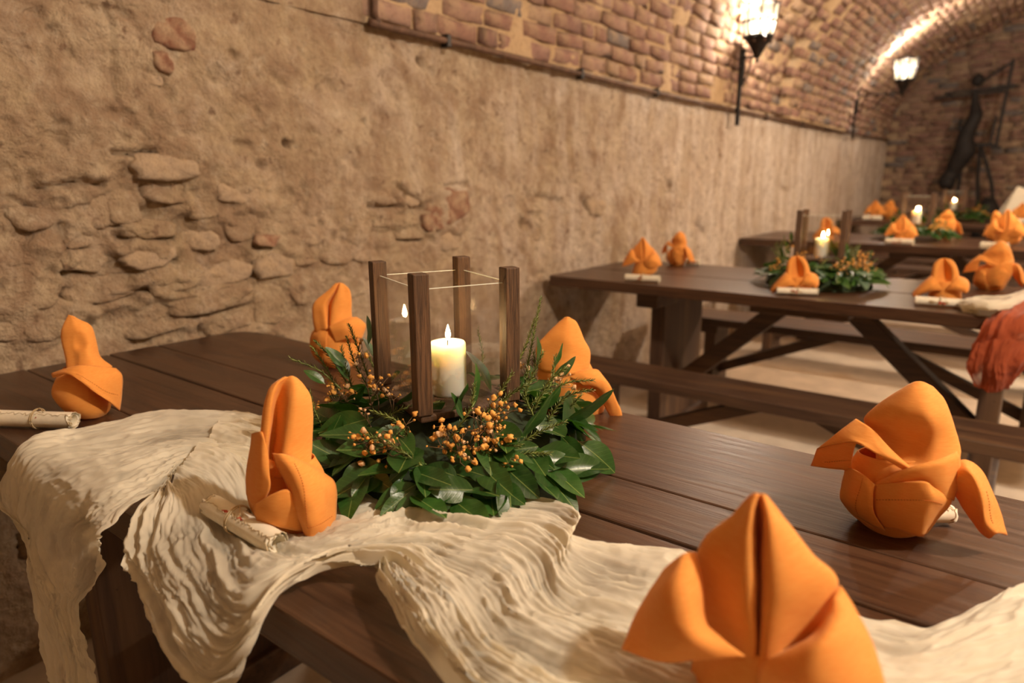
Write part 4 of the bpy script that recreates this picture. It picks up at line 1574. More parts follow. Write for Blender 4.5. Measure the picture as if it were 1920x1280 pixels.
sheet('collar', grow([
    [(472, 813, .0), (482, 810, .014), (492, 812, .024), (502, 846, .034)],
    [(468, 850, .004), (480, 852, .024), (492, 862, .036), (505, 885, .044)],
    [(462, 892, .004), (474, 898, .026), (488, 905, .040), (506, 915, .050)],
    [(462, 925, .004), (470, 945, .022), (480, 955, .034), (490, 948, .042)]], PX), rM, oM, 6, R=RM, seed=14)
sheet('wrap', grow([
    [(478, 946, .040), (510, 926, .054), (538, 918, .060), (555, 935, .056)],
    [(476, 962, .040), (508, 954, .056), (540, 950, .060), (562, 960, .054)],
    [(486, 982, .034), (515, 985, .048), (545, 992, .050), (568, 996, .044)]], PX), rM, oM, 6, R=RM, seed=15)

# --- napkin at the left end
PL = at_z(164, 778, TOP + .001)
rL, oL, RL = napkin_root(PL, 'orange napkin standing alone near the left end of the front table')
PX = vplane(PL)
cup(rL, oL, RL, PX, [((128, 776), (198, 775), .8), ((110, 758), (207, 764), 1.0), ((97, 738), (209, 745), 1.05), ((104, 712), (208, 715), 1.0), ((120, 690), (200, 690), .8)], .044)
pk = [
    [(126, 700, .02), (145, 696, .036), (165, 694, .042), (188, 692, .034), (210, 686, .01), (165, 670, -.036)],
    [(124, 670, .010), (140, 672, .026), (152, 662, .034), (170, 664, .034), (188, 668, .004), (155, 650, -.032)],
    [(117, 643, .006), (134, 645, .020), (150, 646, .022), (168, 643, .026), (181, 641, .002), (150, 630, -.026)],
    [(117, 618, .004), (132, 618, .018), (148, 620, .024), (164, 620, .018), (174, 618, .0), (148, 612, -.018)],
    [(124, 600, .0), (134, 602, .010), (146, 604, .012), (156, 605, .008), (163, 606, .0), (146, 602, -.010)],
    [(129, 590, .0), (132, 591, .003), (135, 592, .003), (139, 594, .002), (142, 596, .0), (135, 593, -.003)]]
sheet('peak', grow(pk, PX), rL, oL, 7, closed=True, R=RL, seed=16)
_, P8, N8 = sheet('flap', grow([
    [(97, 699, .010), (118, 692, .034), (142, 686, .046), (165, 685, .046), (190, 687, .034), (218, 690, .014)],
    [(97, 702, .012), (122, 697, .044), (145, 698, .060), (168, 702, .062), (198, 706, .050), (229, 704, .018)],
    [(98, 705, .014), (124, 700, .050), (147, 708, .068), (170, 722, .072), (200, 736, .058), (229, 735, .022)],
    [(100, 708, .018), (126, 702, .052), (148, 712, .070), (176, 734, .072), (206, 754, .058), (225, 770, .026)]], PX), rL, oL, 7, R=RL, seed=17)
for sd in (1, -1):
    stitches(P8, N8, (.45, .38), (.72, .95), rL, 22, sd)

# --- napkin behind the wreath, left
PB = at_z(632, 684, TOP)
rB, oB, RB = napkin_root(PB, 'orange napkin half hidden behind the front wreath, near the left lantern post')
PX = vplane(PB)
cup(rB, oB, RB, PX, [((606, 684), (664, 684), .8), ((588, 668), (672, 668), 1.0), ((581, 645), (674, 645), 1.0), ((584, 626), (668, 626), .95), ((596, 612), (662, 612), .8)], .042)
pk = [
    [(592, 622, .01), (604, 620, .03), (614, 616, .038), (616, 610, .01), (620, 612, .036), (640, 606, .03), (660, 606, .005), (630, 590, -.03)],
    [(588, 594, .004), (600, 596, .020), (611, 594, .026), (617, 588, .0), (622, 592, .024), (642, 584, .020), (658, 580, .0), (628, 575, -.028)],
    [(590, 568, .002), (600, 570, .014), (610, 570, .016), (618, 566, -.002), (626, 570, .018), (646, 568, .014), (658, 563, .0), (628, 560, -.022)],
    [(616, 545, .0), (620, 546, .008), (625, 547, .010), (629, 546, .0), (634, 546, .012), (646, 546, .006), (655, 544, .0), (632, 545, -.014)],
    [(630, 531, .0), (632, 531, .002), (634, 530, .003), (636, 530, .001), (638, 530, .003), (641, 531, .002), (644, 532, .0), (637, 532, -.005)]]
sheet('peak', grow(pk, PX), rB, oB, 6, closed=True, R=RB, seed=18)
sheet('flap', grow([
    [(616, 612, .036), (640, 602, .040), (658, 595, .030), (668, 594, .016)],
    [(618, 618, .042), (644, 608, .050), (666, 601, .040), (680, 602, .020)],
    [(622, 628, .044), (648, 618, .054), (670, 612, .042), (686, 612, .022)],
    [(628, 642, .042), (652, 636, .048), (672, 634, .040), (678, 636, .026)]], PX), rB, oB, 6, R=RB, seed=19)
sheet('flap', grow([
    [(594, 614, .012), (604, 618, .030), (614, 622, .040)],
    [(583, 630, .010), (598, 632, .036), (612, 640, .048)],
    [(581, 648, .010), (596, 656, .036), (612, 662, .046)]], PX), rB, oB, 6, R=RB, seed=20)

# --- napkin behind the wreath, right
PQ = at_z(1082, 768, TOP)
rQ, oQ, RQ = napkin_root(PQ, 'orange napkin behind the right of the front wreath, its tail towards the table edge')
PX = vplane(PQ)
cup(rQ, oQ, RQ, PX, [((1030, 772), (1130, 772), .8), ((1012, 750), (1136, 752), 1.0), ((1006, 725), (1130, 725), 1.0), ((1008, 700), (1116, 702), .95), ((1016, 680), (1106, 682), .8)], .042)
pk = [
    [(1010, 690, .01), (1040, 700, .034), (1070, 702, .040), (1104, 694, .008), (1058, 665, -.034)],
    [(1006, 652, .004), (1034, 662, .022), (1070, 672, .030), (1106, 660, .002), (1056, 640, -.032)],
    [(1022, 630, .002), (1046, 634, .020), (1072, 640, .024), (1094, 636, .0), (1058, 622, -.024)],
    [(1046, 606, .0), (1058, 607, .010), (1070, 608, .010), (1081, 605, .0), (1062, 604, -.012)],
    [(1060, 595, .0), (1062, 594, .003), (1065, 594, .003), (1069, 596, .0), (1064, 596, -.004)]]
sheet('peak', grow(pk, PX), rQ, oQ, 7, closed=True, R=RQ, seed=21)
sheet('flap', grow([
    [(1062, 706, .036), (1080, 712, .044), (1092, 722, .044), (1100, 716, .036)],
    [(1085, 696, .034), (1102, 708, .046), (1112, 722, .044), (1106, 724, .036)],
    [(1108, 692, .026), (1124, 708, .038), (1130, 728, .038), (1122, 742, .030)],
    [(1124, 697, .018), (1142, 722, .030), (1142, 748, .032), (1132, 758, .026)],
    [(1142, 730, .018), (1156, 752, .026), (1152, 768, .028), (1142, 776, .024)],
    [(1163, 764, .020), (1166, 778, .022), (1160, 786, .022), (1150, 787, .020)]], PX), rQ, oQ, 6, R=RQ, seed=22)
# --- hooded napkin of the second table
PH = at_z(1768, 557, TOP + .003)
rH, oH, RH = napkin_root(PH, 'orange napkin with an open rounded hood near the rust cloth on the second table')
PX = vplane(PH)
cup(rH, oH, RH, PX, [((1741, 558), (1802, 560), 1.0), ((1742, 547), (1803, 547), 1.05), ((1744, 536), (1801, 536), 1.0), ((1748, 526), (1797, 526), .9)], .045)
hd = [  # left outer, left lip, inside, right lip, right outer, back
    [(1745, 540, .02), (1757, 545, .045), (1771, 544, .044), (1785, 543, .045), (1798, 532, .02), (1771, 525, -.040)],
    [(1746, 520, .004), (1754, 522, .030), (1771, 524, -.006), (1788, 520, .030), (1797, 514, .004), (1771, 508, -.040)],
    [(1750, 498, .0), (1757, 503, .020), (1771, 506, -.014), (1786, 503, .020), (1792, 497, .0), (1771, 494, -.032)],
    [(1758, 488, .0), (1762, 491, .010), (1770, 493, -.006), (1778, 491, .010), (1784, 487, .0), (1771, 487, -.018)],
    [(1767, 484, .0), (1768, 484, .003), (1770, 484, .0), (1772, 484, .003), (1774, 485, .0), (1770, 485, -.004)]]
sheet('peak', grow(hd, PX), rH, oH, 6, closed=True, R=RH, seed=31)
sheet('flap', grow([
    [(1768, 544, .055), (1758, 528, .060), (1750, 519, .040), (1746, 516, .014)],
    [(1752, 545, .062), (1746, 534, .070), (1738, 526, .050), (1732, 528, .016)],
    [(1732, 550, .058), (1728, 545, .066), (1722, 541, .048), (1718, 541, .018)],
    [(1716, 558, .050), (1713, 556, .052), (1711, 553, .042), (1710, 551, .024)]], PX), rH, oH, 6, R=RH, seed=32)
sheet('flap', grow([
    [(1774, 544, .055), (1784, 532, .060), (1794, 522, .040), (1798, 517, .012)],
    [(1788, 544, .062), (1796, 536, .068), (1804, 526, .048), (1809, 521, .014)],
    [(1802, 546, .058), (1808, 541, .062), (1814, 534, .046), (1817, 529, .018)],
    [(1808, 550, .048), (1812, 549, .048), (1816, 545, .040), (1818, 540, .024)]], PX), rH, oH, 6, R=RH, seed=33)
NAPK = {'front': rF, 'right': rR, 'mid': rM, 'left': rL, 'back_left': rB, 'back_right': rQ, 'hood': rH}
for r_ in NAPK.values():
    CHILD[r_.name] = kids(r_)


def put_napkin(src, u, v, z, label, scale=1.0, turn=None):
    """another napkin of the same fold, standing where it stands on its table"""
    p = at_z(u, v, z) if v > 20 else at_uy(u, v, z)
    o = copy_tree(NAPK[src])
    o.location = p
    o.scale = (scale,) * 3
    a = math.atan2(CAM[1] - p[1], CAM[0] - p[0]) + math.pi / 2
    o.rotation_euler = (0, 0, a + (turn or 0))
    o['label'] = label
    return o


# ------------------------------------------------------------------ paper scrolls
def make_scroll(p, q, r, label, tie=(.42,), seed=0, side=(0, 0, 1)):
    """rolled paper with a deckled outer edge, tied with twine and dried red flowers"""
    p, q = np.array(p, float), np.array(q, float)
    c = (p + q) / 2
    t = empty('paper_scroll', (c[0], c[1], c[2] - r))
    tag(t, label, 'scroll', 'tied paper scrolls')
    org = np.array(t.location)
    ax = (q - p) / np.linalg.norm(q - p)
    L = np.linalg.norm(q - p)
    s = np.cross(ax, (0, 0, 1))
    s /= np.linalg.norm(s)
    up = np.cross(s, ax)
    g = np.random.default_rng(seed)
    nt, nl = 58, 60
    V = np.zeros((nt, nl, 3))
    ragged0, ragged1 = g.random(nt) * .010, g.random(nt) * .010
    for i in range(nt):
        f = i / (nt - 1)
        a = -.9 + f * 4.6 * math.pi
        rr = r * (.52 + .48 * f)
        for j in range(nl):
            l = -L / 2 + L * j / (nl - 1)
            if j == 0: l += ragged0[i]
            if j == nl - 1: l -= ragged1[i]
            k = rr
            aa = a
            if i == nt - 1:
                aa -= .28 * g.random()
                k = rr * 1.02
            V[i, j] = ax * l + s * k * math.cos(aa) + up * k * math.sin(aa) + np.array([0, 0, 1]) * r
    V = V + (c - np.array([0, 0, r]) - org)
    o = mesh('paper', V.reshape(-1, 3), grid_faces(nt, nl), M['paper'], t, True)
    o.modifiers.new('sheet', 'SOLIDIFY').thickness = .0006
    # browned torn rims
    rim = MB()
    for j in (0, nl - 1):
        rim.tube(V[:, j], .0007, 5)
    rim.tube(V[-1], .0005, 5)
    rim.build('torn_edge', M['paper_edge'], t, True)
    for f in tie:
        m = p + (q - p) * f - org
        tw = MB()
        for d in (-.0015, .0015):
            tw.tube([m + ax * d + (s * math.cos(w) + up * math.sin(w)) * (r * 1.04 + .0008) for w in np.linspace(0, 2 * math.pi, 25)], .0009, 5)
        tw.tube(catmull([m + up * r, m + up * (r + .004) + ax * .006, m + up * r * .9 + ax * .016 + s * .006, m + up * r * .5 - s * r], 4), .0008, 5)
        tw.build('twine', M['string'], t, True)
        sd = np.array(side, float)
        for k in range(9):
            b = m + sd * r * 1.05 + ax * g.normal(0, .004) + up * g.normal(0, .002)
            e = b + ax * g.normal(0, .014) + sd * g.uniform(.001, .006) + up * g.normal(0, .004)
            pt = MB()
            w = np.cross(e - b, sd)
            w = w / (np.linalg.norm(w) + 1e-9) * .0030
            n_ = np.cross(e - b, w)
            n_ = n_ / (np.linalg.norm(n_) + 1e-9) * .0012
            mm = b + (e - b) * .65
            pt.add([b, mm + w, e, mm - w, mm + n_, mm - n_], [(0, 1, 4), (1, 2, 4), (2, 3, 4), (3, 0, 4), (1, 0, 5), (2, 1, 5), (3, 2, 5), (0, 3, 5)])
            pt.build('petal', M['red_petal'] if k % 3 else M['string'], t, False)
    return t


S0, S1 = at_z(394, 944, TOP + .040), at_z(524, 1020, TOP + .030)
make_scroll(S0, S1, .0155, 'cream paper scroll tied with red flowers, lying on the gauze runner', (.42,), 1, (CAM - S0) / np.linalg.norm(CAM - S0))
S0, S1 = at_z(-40, 781, TOP + .017), at_z(142, 787, TOP + .017)
make_scroll(S0, S1, .0165, 'cream paper scroll tied with red flowers, at the left edge of the picture', (.62,), 2, (CAM - S0) / np.linalg.norm(CAM - S0))
S0, S1 = at_z(1690, 962, TOP + .014), at_z(1786, 962, TOP + .014)
make_scroll(S0, S1, .0125, 'rolled paper mostly hidden behind the napkin on the bare tabletop, one end showing', (.3,), 3)
# ------------------------------------------------------------------ gauze
def cloth_grid(st, sub_u, sub_v, fold, fine, org, floor_z=None, seed=0, nf=11, edge=.5, calm=None, open_at=None, edge_y=None):
    """crinkled cloth through rows of guide points; folds run along the length"""
    P = catmull(catmull(np.array(st, float), sub_u, 0), sub_v, 1)
    nu, nv = P.shape[:2]
    du, dv = np.gradient(P, axis=0), np.gradient(P, axis=1)
    N = np.cross(dv, du)
    N /= np.linalg.norm(N, axis=2)[..., None] + 1e-9
    if edge_y is not None:   # folds rise off the tabletop and stand out from the hanging part
        w = np.clip((edge_y + .02 - P[..., 1]) / .04, 0, 1)
        N = np.stack([np.zeros_like(w), -w, 1.05 - w], -1)
        N /= np.linalg.norm(N, axis=2)[..., None]
    else:
        N = N * np.where((N @ np.array([0, -.65, .75])) < 0, -1, 1)[..., None]
    s = np.concatenate([[0], np.cumsum(np.linalg.norm(np.diff(P[:, nv // 2], axis=0), axis=1))])
    S = np.repeat(s[:, None], nv, 1)
    t = np.linspace(0, 1, nv)[None, :].repeat(nu, 0)
    warp = (fbm(S * 7 + seed, t * 2.0, 3, seed) - .5) * 2.2
    a = vnoise(t * nf + warp * 1.3 + 11 * seed, S * 4.5 + 3, seed + 1)
    ridge = 1 - np.abs(2 * a - 1)
    b = vnoise(t * nf * 2.3 + warp * 2.6, S * 9, seed + 2)
    ridge2 = 1 - np.abs(2 * b - 1)
    c = vnoise(t * nf * 6.5 + warp * 5 + fbm(S * 13, t * 9, 2, 1) * 2.2, S * 26, seed + 3)
    h = fold * (ridge ** 1.3 + .42 * ridge2) + fine * (1 - np.abs(2 * c - 1))
    h = h + fine * .8 * (1 - np.abs(2 * fbm(S * 48 + 2.5 * t, t * 30 + S * 11, 2, seed + 4) - 1))
    h = h + fold * .9 * (fbm(S * 11 + 5, t * 4, 2, seed + 5) - .4)
    rim = np.exp(-(np.minimum(t, 1 - t) / .035) ** 2)
    h = h + edge * fold * (1 - rim) * .5
    if calm is not None:
        h = h * (1 - .8 * np.exp(-(((P[..., 0] - calm[0]) / .10) ** 2 + ((P[..., 1] - calm[1]) / .075) ** 2)))
    P = P + N * h[..., None]
    # rippled, slightly frayed long edges
    T = dv / (np.linalg.norm(dv, axis=2)[..., None] + 1e-9)
    P = P + T * (rim * (vnoise(S * 34, t * 0 + 3 + np.round(t), 4) - .5) * .008)[..., None]
    if floor_z is not None:
        lim = floor_z(P)
        P[..., 2] = np.maximum(P[..., 2], lim)
    thin = np.clip((fbm(S * 8 + 3, t * 4.2 + 7, 3, seed + 6) - .54) * 9, 0, 1) * np.clip(1.45 - ridge - .3 * ridge2, 0, 1) * (1 - rim)
    if open_at is not None:
        for c_, r_ in open_at:
            thin = np.maximum(thin, np.clip(1.25 * np.exp(-((P - c_) ** 2).sum(-1) / r_ ** 2), 0, 1) * np.clip(1.5 - ridge, .45, 1) * (1 - rim))
    return P, thin


def cloth_object(name, parts, mat, org, parent=None):
    V, F, A, n = [], [], [], 0
    for P, thin in parts:
        nu, nv = P.shape[:2]
        V.append(P.reshape(-1, 3) - org)
        F.append(grid_faces(nu, nv) + n)
        A.append(thin.ravel())
        n += nu * nv
    o = mesh(name, np.concatenate(V), np.concatenate(F), mat, parent, True, None)
    at = o.data.attributes.new('thin', 'FLOAT', 'POINT')
    at.data.foreach_set('value', np.concatenate(A).astype(np.float32))
    return o


YE = .3397                     # near edge of the front table
def tb(u, v, up=.004):
    return at_z(u, v, TOP + up)
def hg(u, v, out=.012):
    return at_y(u, v, YE - out)


A = [
    [tb(520, 800), tb(510, 830, .012), tb(500, 860, .016), tb(480, 885, .014), tb(460, 905)],
    [tb(440, 783), tb(420, 815, .012), tb(395, 850, .018), tb(370, 880, .014), tb(345, 905)],
    [tb(330, 785), tb(310, 820, .010), tb(300, 860, .014), tb(310, 895, .020), tb(320, 930, .012)],
    [tb(230, 802), tb(215, 840, .010), tb(220, 880, .012), tb(250, 915, .024), tb(290, 945, .020)],
    [tb(150, 822), tb(135, 850, .010), tb(150, 888, .010), tb(200, 930, .020), hg(250, 965, .010)],
    [tb(85, 836, .008), tb(62, 856, .010), hg(105, 905, .010), hg(172, 950, .018), hg(228, 990, .034)],
    [hg(18, 902, .022), hg(48, 925, .020), hg(92, 962, .016), hg(152, 988, .022), hg(224, 1014, .030)],
    [hg(8, 934, .026), hg(62, 975, .024), hg(92, 1010, .020), hg(142, 1040, .024), hg(220, 1046, .024)],
    [hg(72, 986, .026), hg(82, 1030, .024), hg(105, 1060, .026), hg(145, 1080, .022), hg(205, 1084, .020)],
    [hg(80, 1060, .024), hg(97, 1085, .028), hg(122, 1100, .028), hg(148, 1106, .022), hg(184, 1108, .018)],
    [hg(92, 1122, .022), hg(110, 1128, .028), hg(130, 1132, .028), hg(148, 1134, .024), hg(170, 1132, .018)],
    [hg(105, 1200, .020), hg(125, 1200, .026), hg(145, 1200, .028), hg(165, 1200, .024), hg(182, 1195, .018)],
    [hg(115, 1290, .020), hg(135, 1290, .026), hg(155, 1290, .028), hg(178, 1290, .024), hg(200, 1285, .018)],
    [hg(118, 1420, .020), hg(140, 1420, .026), hg(160, 1420, .028), hg(185, 1420, .024), hg(208, 1415, .018)]]
B = [
    [tb(420, 792, .008), tb(400, 830, .018), tb(370, 868, .022), tb(342, 898, .026), tb(322, 922, .024), tb(306, 940, .016), tb(292, 955, .010)],
    [tb(490, 800), tb(462, 850, .014), tb(430, 890, .018), tb(390, 922, .022), tb(340, 945, .026), tb(300, 965, .022), hg(266, 992, .014)],
    [tb(545, 850), tb(512, 900, .008), tb(470, 940, .008), tb(420, 972, .010), tb(360, 1000, .016), hg(305, 1020, .012), hg(264, 1035, .030)],
    [tb(585, 900), tb(545, 950, .006), tb(500, 990, .006), tb(440, 1022, .006), tb(375, 1040, .008), hg(325, 1070, .022), hg(284, 1105, .032)],
    [tb(615, 928), tb(575, 985, .006), tb(525, 1035, .006), tb(455, 1070, .006), hg(405, 1090, .012), hg(355, 1130, .034), hg(304, 1165, .040)],
    [tb(652, 932), tb(605, 1000, .008), tb(550, 1050, .008), tb(482, 1096, .008), hg(440, 1140, .018), hg(390, 1195, .040), hg(338, 1235, .044)],
    [tb(700, 945), tb(652, 1010, .010), tb(588, 1058, .010), tb(515, 1106, .012), hg(478, 1165, .022), hg(440, 1235, .036), hg(392, 1288, .040)],
    [tb(752, 952), tb(704, 1010, .012), tb(645, 1052, .014), tb(580, 1084, .014), hg(520, 1126, .012), hg(505, 1175, .020), hg(466, 1266, .024)],
    [tb(802, 950), tb(756, 1005, .014), tb(706, 1045, .016), tb(655, 1068, .016), tb(612, 1076, .014), tb(572, 1092, .008), hg(508, 1160, .012)],
    [tb(852, 947), tb(812, 1000, .016), tb(772, 1036, .018), tb(738, 1058, .018), tb(706, 1070, .018), tb(672, 1082, .012), tb(610, 1086)],
    [tb(908, 953), tb(872, 1000, .014), tb(832, 1038, .014), tb(794, 1064, .016), tb(758, 1078, .018), tb(728, 1082, .014), tb(699, 1084)],
    [tb(966, 960, .008), tb(932, 1005, .014), tb(888, 1050, .012), tb(842, 1086, .014), tb(792, 1106, .018), tb(747, 1112, .016), tb(704, 1110)],
    [tb(1048, 972, .014), tb(1010, 1012, .020), tb(960, 1060, .012), tb(900, 1108, .012), tb(832, 1138, .018), tb(772, 1150, .018), tb(716, 1140)],
    [tb(1088, 1003, .022), tb(1060, 1036, .030), tb(1012, 1085, .014), tb(942, 1136, .010), tb(862, 1172, .018), tb(796, 1186, .020), tb(736, 1180)],
    [tb(1070, 1040, .012), tb(1064, 1070, .022), tb(1032, 1125, .016), tb(972, 1178, .010), tb(892, 1212, .016), tb(822, 1226, .020), tb(759, 1222)],
    [tb(1150, 1052), tb(1122, 1100, .012), tb(1074, 1160, .012), tb(1012, 1210, .010), tb(932, 1252, .016), tb(864, 1270, .020), tb(802, 1265)],
    [tb(1240, 1067), tb(1200, 1122, .012), tb(1150, 1190, .010), tb(1090, 1250, .010), tb(1012, 1298, .016), tb(944, 1326, .018), tb(882, 1330)],
    [tb(1350, 1090), tb(1310, 1160, .008), tb(1260, 1235, .006), tb(1200, 1300, .006), tb(1130, 1352, .014), tb(1062, 1390, .016), tb(1000, 1405)],
    [tb(1480, 1125), tb(1440, 1205, .006), tb(1400, 1285, .005), tb(1350, 1355, .005), tb(1285, 1415, .012), tb(1220, 1460, .014), tb(1160, 1485)],
    [tb(1620, 1168), tb(1590, 1245, .008), tb(1550, 1325, .006), tb(1505, 1405, .006), tb(1440, 1475, .012), tb(1375, 1530, .014), tb(1310, 1570)],
    [tb(1735, 1192), tb(1725, 1265, .012), tb(1695, 1345, .010), tb(1650, 1435, .010), tb(1590, 1525, .014), tb(1520, 1600, .014), tb(1450, 1660)],
    [tb(1850, 1138, .006), tb(1850, 1222, .016), tb(1830, 1320, .012), tb(1800, 1425, .012), tb(1750, 1540, .014), tb(1690, 1640, .014), tb(1620, 1720)],
    [tb(1935, 1104, .006), tb(1960, 1195, .016), tb(1960, 1300, .012), tb(1940, 1420, .012), tb(1900, 1550, .014), tb(1850, 1670, .014), tb(1790, 1780)],
    [tb(2060, 1070, .006), tb(2100, 1170, .012), tb(2110, 1290, .012), tb(2100, 1420, .012), tb(2080, 1560, .012), tb(2040, 1700, .012), tb(1990, 1820)]]
GO = np.array([-.55, .60, TOP])
fz = lambda P: np.where(P[..., 1] > YE - .002, TOP + .0012, -9.0)
fz2 = lambda P: np.where(P[..., 1] > YE - .002, TOP + .0030, -9.0)
runner = cloth_object('gauze_runner', [cloth_grid(B, 26, 34, .0135, .0050, GO, fz, 2, 13, .5, at_z(458, 985, TOP), [(tb(425, 1030), .075), (hg(405, 1125, .02), .06), (hg(380, 1180, .03), .04), (tb(850, 1010), .05), (tb(930, 1080), .05), (tb(1000, 1120), .05), (tb(1130, 1110), .06), (tb(440, 850), .04)], YE), cloth_grid(A, 24, 38, .0105, .0050, GO, fz2, 5, 10, .5, None, [(tb(330, 850), .06), (tb(400, 845), .05), (tb(280, 880), .04)], YE)], M['gauze'], GO)
runner.location = GO
tag(runner, 'crinkled cream gauze runner trailing along the front table and hanging off its edge', 'table runner')

# the rust cloth over the second table and the end of that table's cream gauze
Y2 = 2.60
def tb2(u, v, up=.004):
    return at_z(u, v, TOP + up)
def hg2(u, v, out=.02):
    return at_y(u, v, Y2 - out)
Cc = [
    [tb2(2010, 540), tb2(1985, 543, .012), tb2(1958, 546, .014), tb2(1930, 550)],
    [tb2(2015, 572), tb2(1980, 570, .020), tb2(1935, 566, .024), tb2(1896, 570, .008)],
    [hg2(2010, 612, .01), hg2(1960, 604, .02), hg2(1905, 598, .025), hg2(1852, 608, .012)],
    [hg2(1985, 645, .03), hg2(1930, 640, .055), hg2(1878, 640, .060), hg2(1826, 646, .03)],
    [hg2(1932, 668, .035), hg2(1898, 676, .07), hg2(1862, 682, .07), hg2(1820, 680, .035)],
    [hg2(1902, 695, .035), hg2(1882, 702, .06), hg2(1860, 706, .06), hg2(1830, 704, .035)],
    [hg2(1884, 714, .035), hg2(1873, 724, .045), hg2(1858, 728, .045), hg2(1840, 722, .035)]]
CO = np.array([.03, 2.56, TOP])
rust = cloth_object('rust_runner', [cloth_grid(Cc, 22, 32, .012, .004, CO, None, 4, 8)], M['rust_gauze'], CO)
rust.location = CO
tag(rust, 'rust red gauze cloth hanging off the near edge of the second table', 'cloth')
D = [
    [tb2(1802, 571, .006), tb2(1800, 577, .006), tb2(1808, 583, .004)],
    [tb2(1828, 562, .010), tb2(1834, 572, .032), tb2(1842, 586, .004)],
    [tb2(1868, 560, .010), tb2(1868, 573, .036), tb2(1872, 588, .004)],
    [tb2(1912, 553, .010), tb2(1908, 566, .034), tb2(1906, 584, .004)],
    [tb2(1960, 545, .010), tb2(1958, 556, .034), tb2(1956, 575, .004)]]
DO = np.array([-.02, 2.82, TOP])
g2 = cloth_object('gauze_runner', [cloth_grid(D, 26, 34, .009, .003, DO, lambda P: np.full(P.shape[:2], TOP + .001), 6, 5)], M['gauze'], DO)
g2.location = DO
tag(g2, 'bunched end of cream gauze on the second table, behind the rust cloth', 'table runner')

# ------------------------------------------------------------------ things on the farther tables
T2, T3, T4 = 'the second table', 'the third table', 'the farthest table'
put_napkin('front', 1206, 516, TOP + .003, 'orange napkin on the left end of the second table, with a paper scroll before it', .93)
put_napkin('right', 1276, 497, TOP, 'orange napkin at the far left corner of the second table, by the wall', .92, -.5)
put_napkin('hood', 1494, 547, TOP + .003, 'orange napkin in front of the wreath of the second table', .98)
put_napkin('right', 1870, 543, TOP, 'orange napkin with crossed wraps at the back right of the second table', 1.02)
put_napkin('hood', 1548, 5.55, TOP, 'orange napkin on the third table seen through the second lantern', 1.1, .4)
put_napkin('front', 1690, 5.37, TOP + .003, 'orange napkin in front of the wreath of the third table', 1.05)
put_napkin('right', 1774, 6.13, TOP, 'orange napkin at the back of the third table, behind its wreath', 1.12, .3)
put_napkin('front', 1884, 459, TOP + .003, 'orange napkin near the right end of the third table, with a paper scroll before it', 1.25)
put_napkin('left', 1860, 6.1, TOP, 'orange napkin at the back right of the third table, only its left edge showing', 1.1)
put_napkin('front', 1640, 8.62, TOP + .003, 'orange napkin on the left end of the farthest table, with a paper scroll before it', 1.15)
put_napkin('right', 1669, 9.15, TOP, 'orange napkin standing just right of the leftmost one on the farthest table', 1.1)
put_napkin('front', 1914, 8.6, TOP + .003, 'orange napkin on the farthest table at the right edge of the picture', 1.1)


def far_scroll(u0, u1, v0, v1, r, label, seed):
    if v0 < 20:
        return make_scroll(at_uy(u0, v0, TOP + r), at_uy(u1, v1, TOP + r), r, label, (.5,), seed, (0, -1, 0))
    return make_scroll(at_z(u0, v0, TOP + r), at_z(u1, v1, TOP + r), r, label, (.5,), seed, (0, -1, 0))


far_scroll(1172, 1238, 519, 523, .017, 'paper scroll before the napkin on the left end of the second table', 5)
far_scroll(1286, 1313, 491, 492, .017, 'paper scroll beside the far left napkin of the second table', 6)
far_scroll(1455, 1535, 544, 547, .015, 'paper scroll before the napkin and wreath of the second table', 7)
far_scroll(1714, 1812, 562, 569, .017, 'paper scroll before the hooded napkin near the rust cloth', 8)
far_scroll(1660, 1714, 5.29, 5.29, .022, 'paper scroll before the napkin and wreath of the third table', 9)
far_scroll(1838, 1892, 459, 462, .024, 'paper scroll before the napkin near the right end of the third table', 10)
far_scroll(1618, 1654, 8.42, 8.42, .030, 'paper scroll before the leftmost napkin of the farthest table', 11)
far_scroll(1905, 1940, 8.42, 8.42, .030, 'paper scroll at the right edge of the picture on the farthest table', 12)

CHILD[lantern1.name] = kids(lantern1)
CHILD[candle1.name] = kids(candle1)


def put_lantern(c, rot, label, cdx, clabel, scale=1.0):
    o = copy_tree(lantern1)
    o.location = c
    o.rotation_euler = (0, 0, rot)
    o.scale = (scale,) * 3
    o['label'] = label
    k = copy_tree(candle1)
    k.location = (c[0] + cdx[0], c[1] + cdx[1], c[2] + .0125 * scale)
    k.scale = (scale,) * 3
    k['label'] = clabel


MH = LZ - TOP
def at_depth(u, v, y):
    return at_y(u, v, y)
C2, C3, C4 = at_y(1538, 490, 3.02), at_y(1716, 420, 5.80), at_y(1786, 396, 8.85)
C2[2] = C3[2] = C4[2] = LZ
put_lantern(C2, .52, 'wooden four-post glass lantern with a lit candle on the second table', (0, 0), 'white lit candle inside the lantern on the second table', 1.0)
put_lantern(C3, .45, 'wooden glass lantern with a lit candle on the third table', (0, 0), 'white lit candle inside the lantern on the third table', 1.15)
put_lantern(C4, .40, 'wooden glass lantern on the farthest table, before the dark sculpture', (0, 0), 'white lit candle inside the lantern on the farthest table', 1.12)

# wreath of the second table: a copy of the first, turned, some leaves pale silver-green
CHILD[wreath.name] = kids(wreath)
for ch in CHILD[wreath.name]:
    if ch.name.startswith('flower_spray'):
        CHILD[ch.name] = [c for c in bpy.data.objects if c.parent == ch]
    else:
        CHILD[ch.name] = ()


def copy_kids(o, parent):
    c = o.copy()
    COL.objects.link(c)
    c.parent = parent
    for ch in CHILD.get(o.name, ()):
        copy_kids(ch, c)
    return c


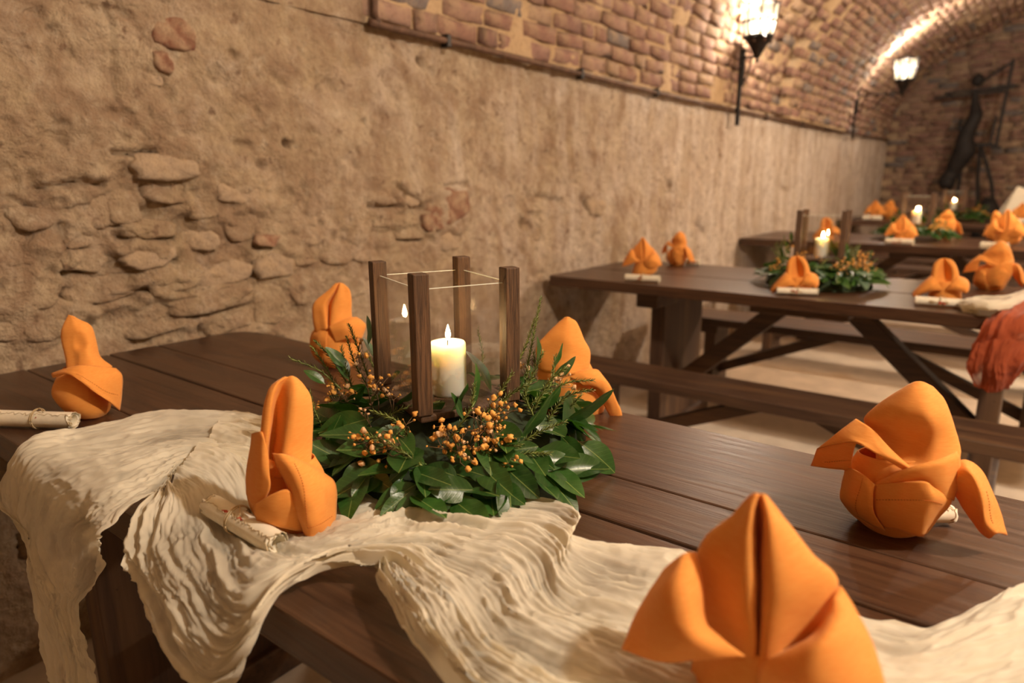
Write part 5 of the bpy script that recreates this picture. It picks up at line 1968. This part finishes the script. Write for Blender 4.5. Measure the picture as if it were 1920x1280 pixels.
w2 = wreath.copy()
COL.objects.link(w2)
w2.location = (C2[0], C2[1], TOP)
w2.rotation_euler = (0, 0, .42)
w2['label'] = 'leafy wreath with orange blossoms around the lantern on the second table, some leaves silvery'
pale_of = {d1.name: d2 for d1, d2, L in LEAF}
n_ = 0
for ch in CHILD[wreath.name]:
    c = copy_kids(ch, w2)
    if c.name.startswith('leaf'):
        q = Matrix.Rotation(.42, 3, 'Z') @ Vector(c.matrix_basis.translation)
        if q.x > .06 and q.y < .02 and random.random() < .42:
            c.data = pale_of.get(c.data.name, c.data)


def merged_wreath(loc, rot, label, scale):
    """the far wreaths, too small in view to show single leaves: greenery and blossoms each in one mesh"""
    t = empty('leaf_wreath', loc, rot)
    t.scale = (scale, scale, 1.0)
    tag(t, label, 'wreath', 'table wreaths')
    for ch in MERGED:
        c = ch.copy()
        COL.objects.link(c)
        c.parent = t
    return t


def merge(objs_mats, name, mat):
    V, F, n = [], [], 0
    for o, Mx in objs_mats:
        me = o.data
        co = np.empty(len(me.vertices) * 3, dtype=np.float32)
        me.vertices.foreach_get('co', co)
        co = co.reshape(-1, 3) @ np.array(Mx.to_3x3()).T + np.array(Mx.translation)
        V.append(co)
        F += [tuple(i + n for i in p.vertices) for p in me.polygons]
        n += len(co)
    o = mesh(name, np.concatenate(V), F, mat, None, True)
    tag(o, kind='stuff')
    return o


bpy.context.view_layer.update()
lv, sp, bl = [], [], []
for ch in CHILD[wreath.name]:
    nm = ch.name
    if nm.startswith('leaf'):
        lv.append((ch, ch.matrix_basis))
    elif nm.startswith('rosemary'):
        sp.append((ch, ch.matrix_basis))
    elif nm.startswith('flower'):
        bl += [(c, ch.matrix_basis @ c.matrix_basis) for c in CHILD[nm]]
MERGED = [merge(lv, 'foliage', M['leaf']), merge(sp[::2], 'rosemary', M['needle']), merge(bl, 'blossoms', M['blossom'])]
C3w = empty('leaf_wreath', (C3[0], C3[1], TOP), .5)
C3w.scale = (1.08, 1.08, 1.0)
tag(C3w, 'dark leafy wreath with orange blossoms around the lantern on the third table', 'wreath', 'table wreaths')
for m_ in MERGED:
    m_.parent = C3w
merged_wreath((C4[0] + .10, C4[1], TOP), 2.4, 'leafy wreath around the lantern on the farthest table', 1.08)

# pale card leaning on the farthest table
p = at_uy(1908, 8.95, TOP) + np.array([0, 0, .034])
card = empty('menu_card', p, .5)
tag(card, 'pale blank card standing tilted on the farthest table at the right edge', 'card')
MB().box((0, .0, .15), (.22, .004, .30), Matrix.Rotation(.35, 3, 'Y')).build('front_leaf', M['paper_white'] if 'paper_white' in M else M['paper'], card, False)
MB().box((0, .06, .14), (.22, .004, .29), Matrix.Rotation(.35, 3, 'Y') @ Matrix.Rotation(.3, 3, 'X')).build('back_leaf', M['paper'], card, False)
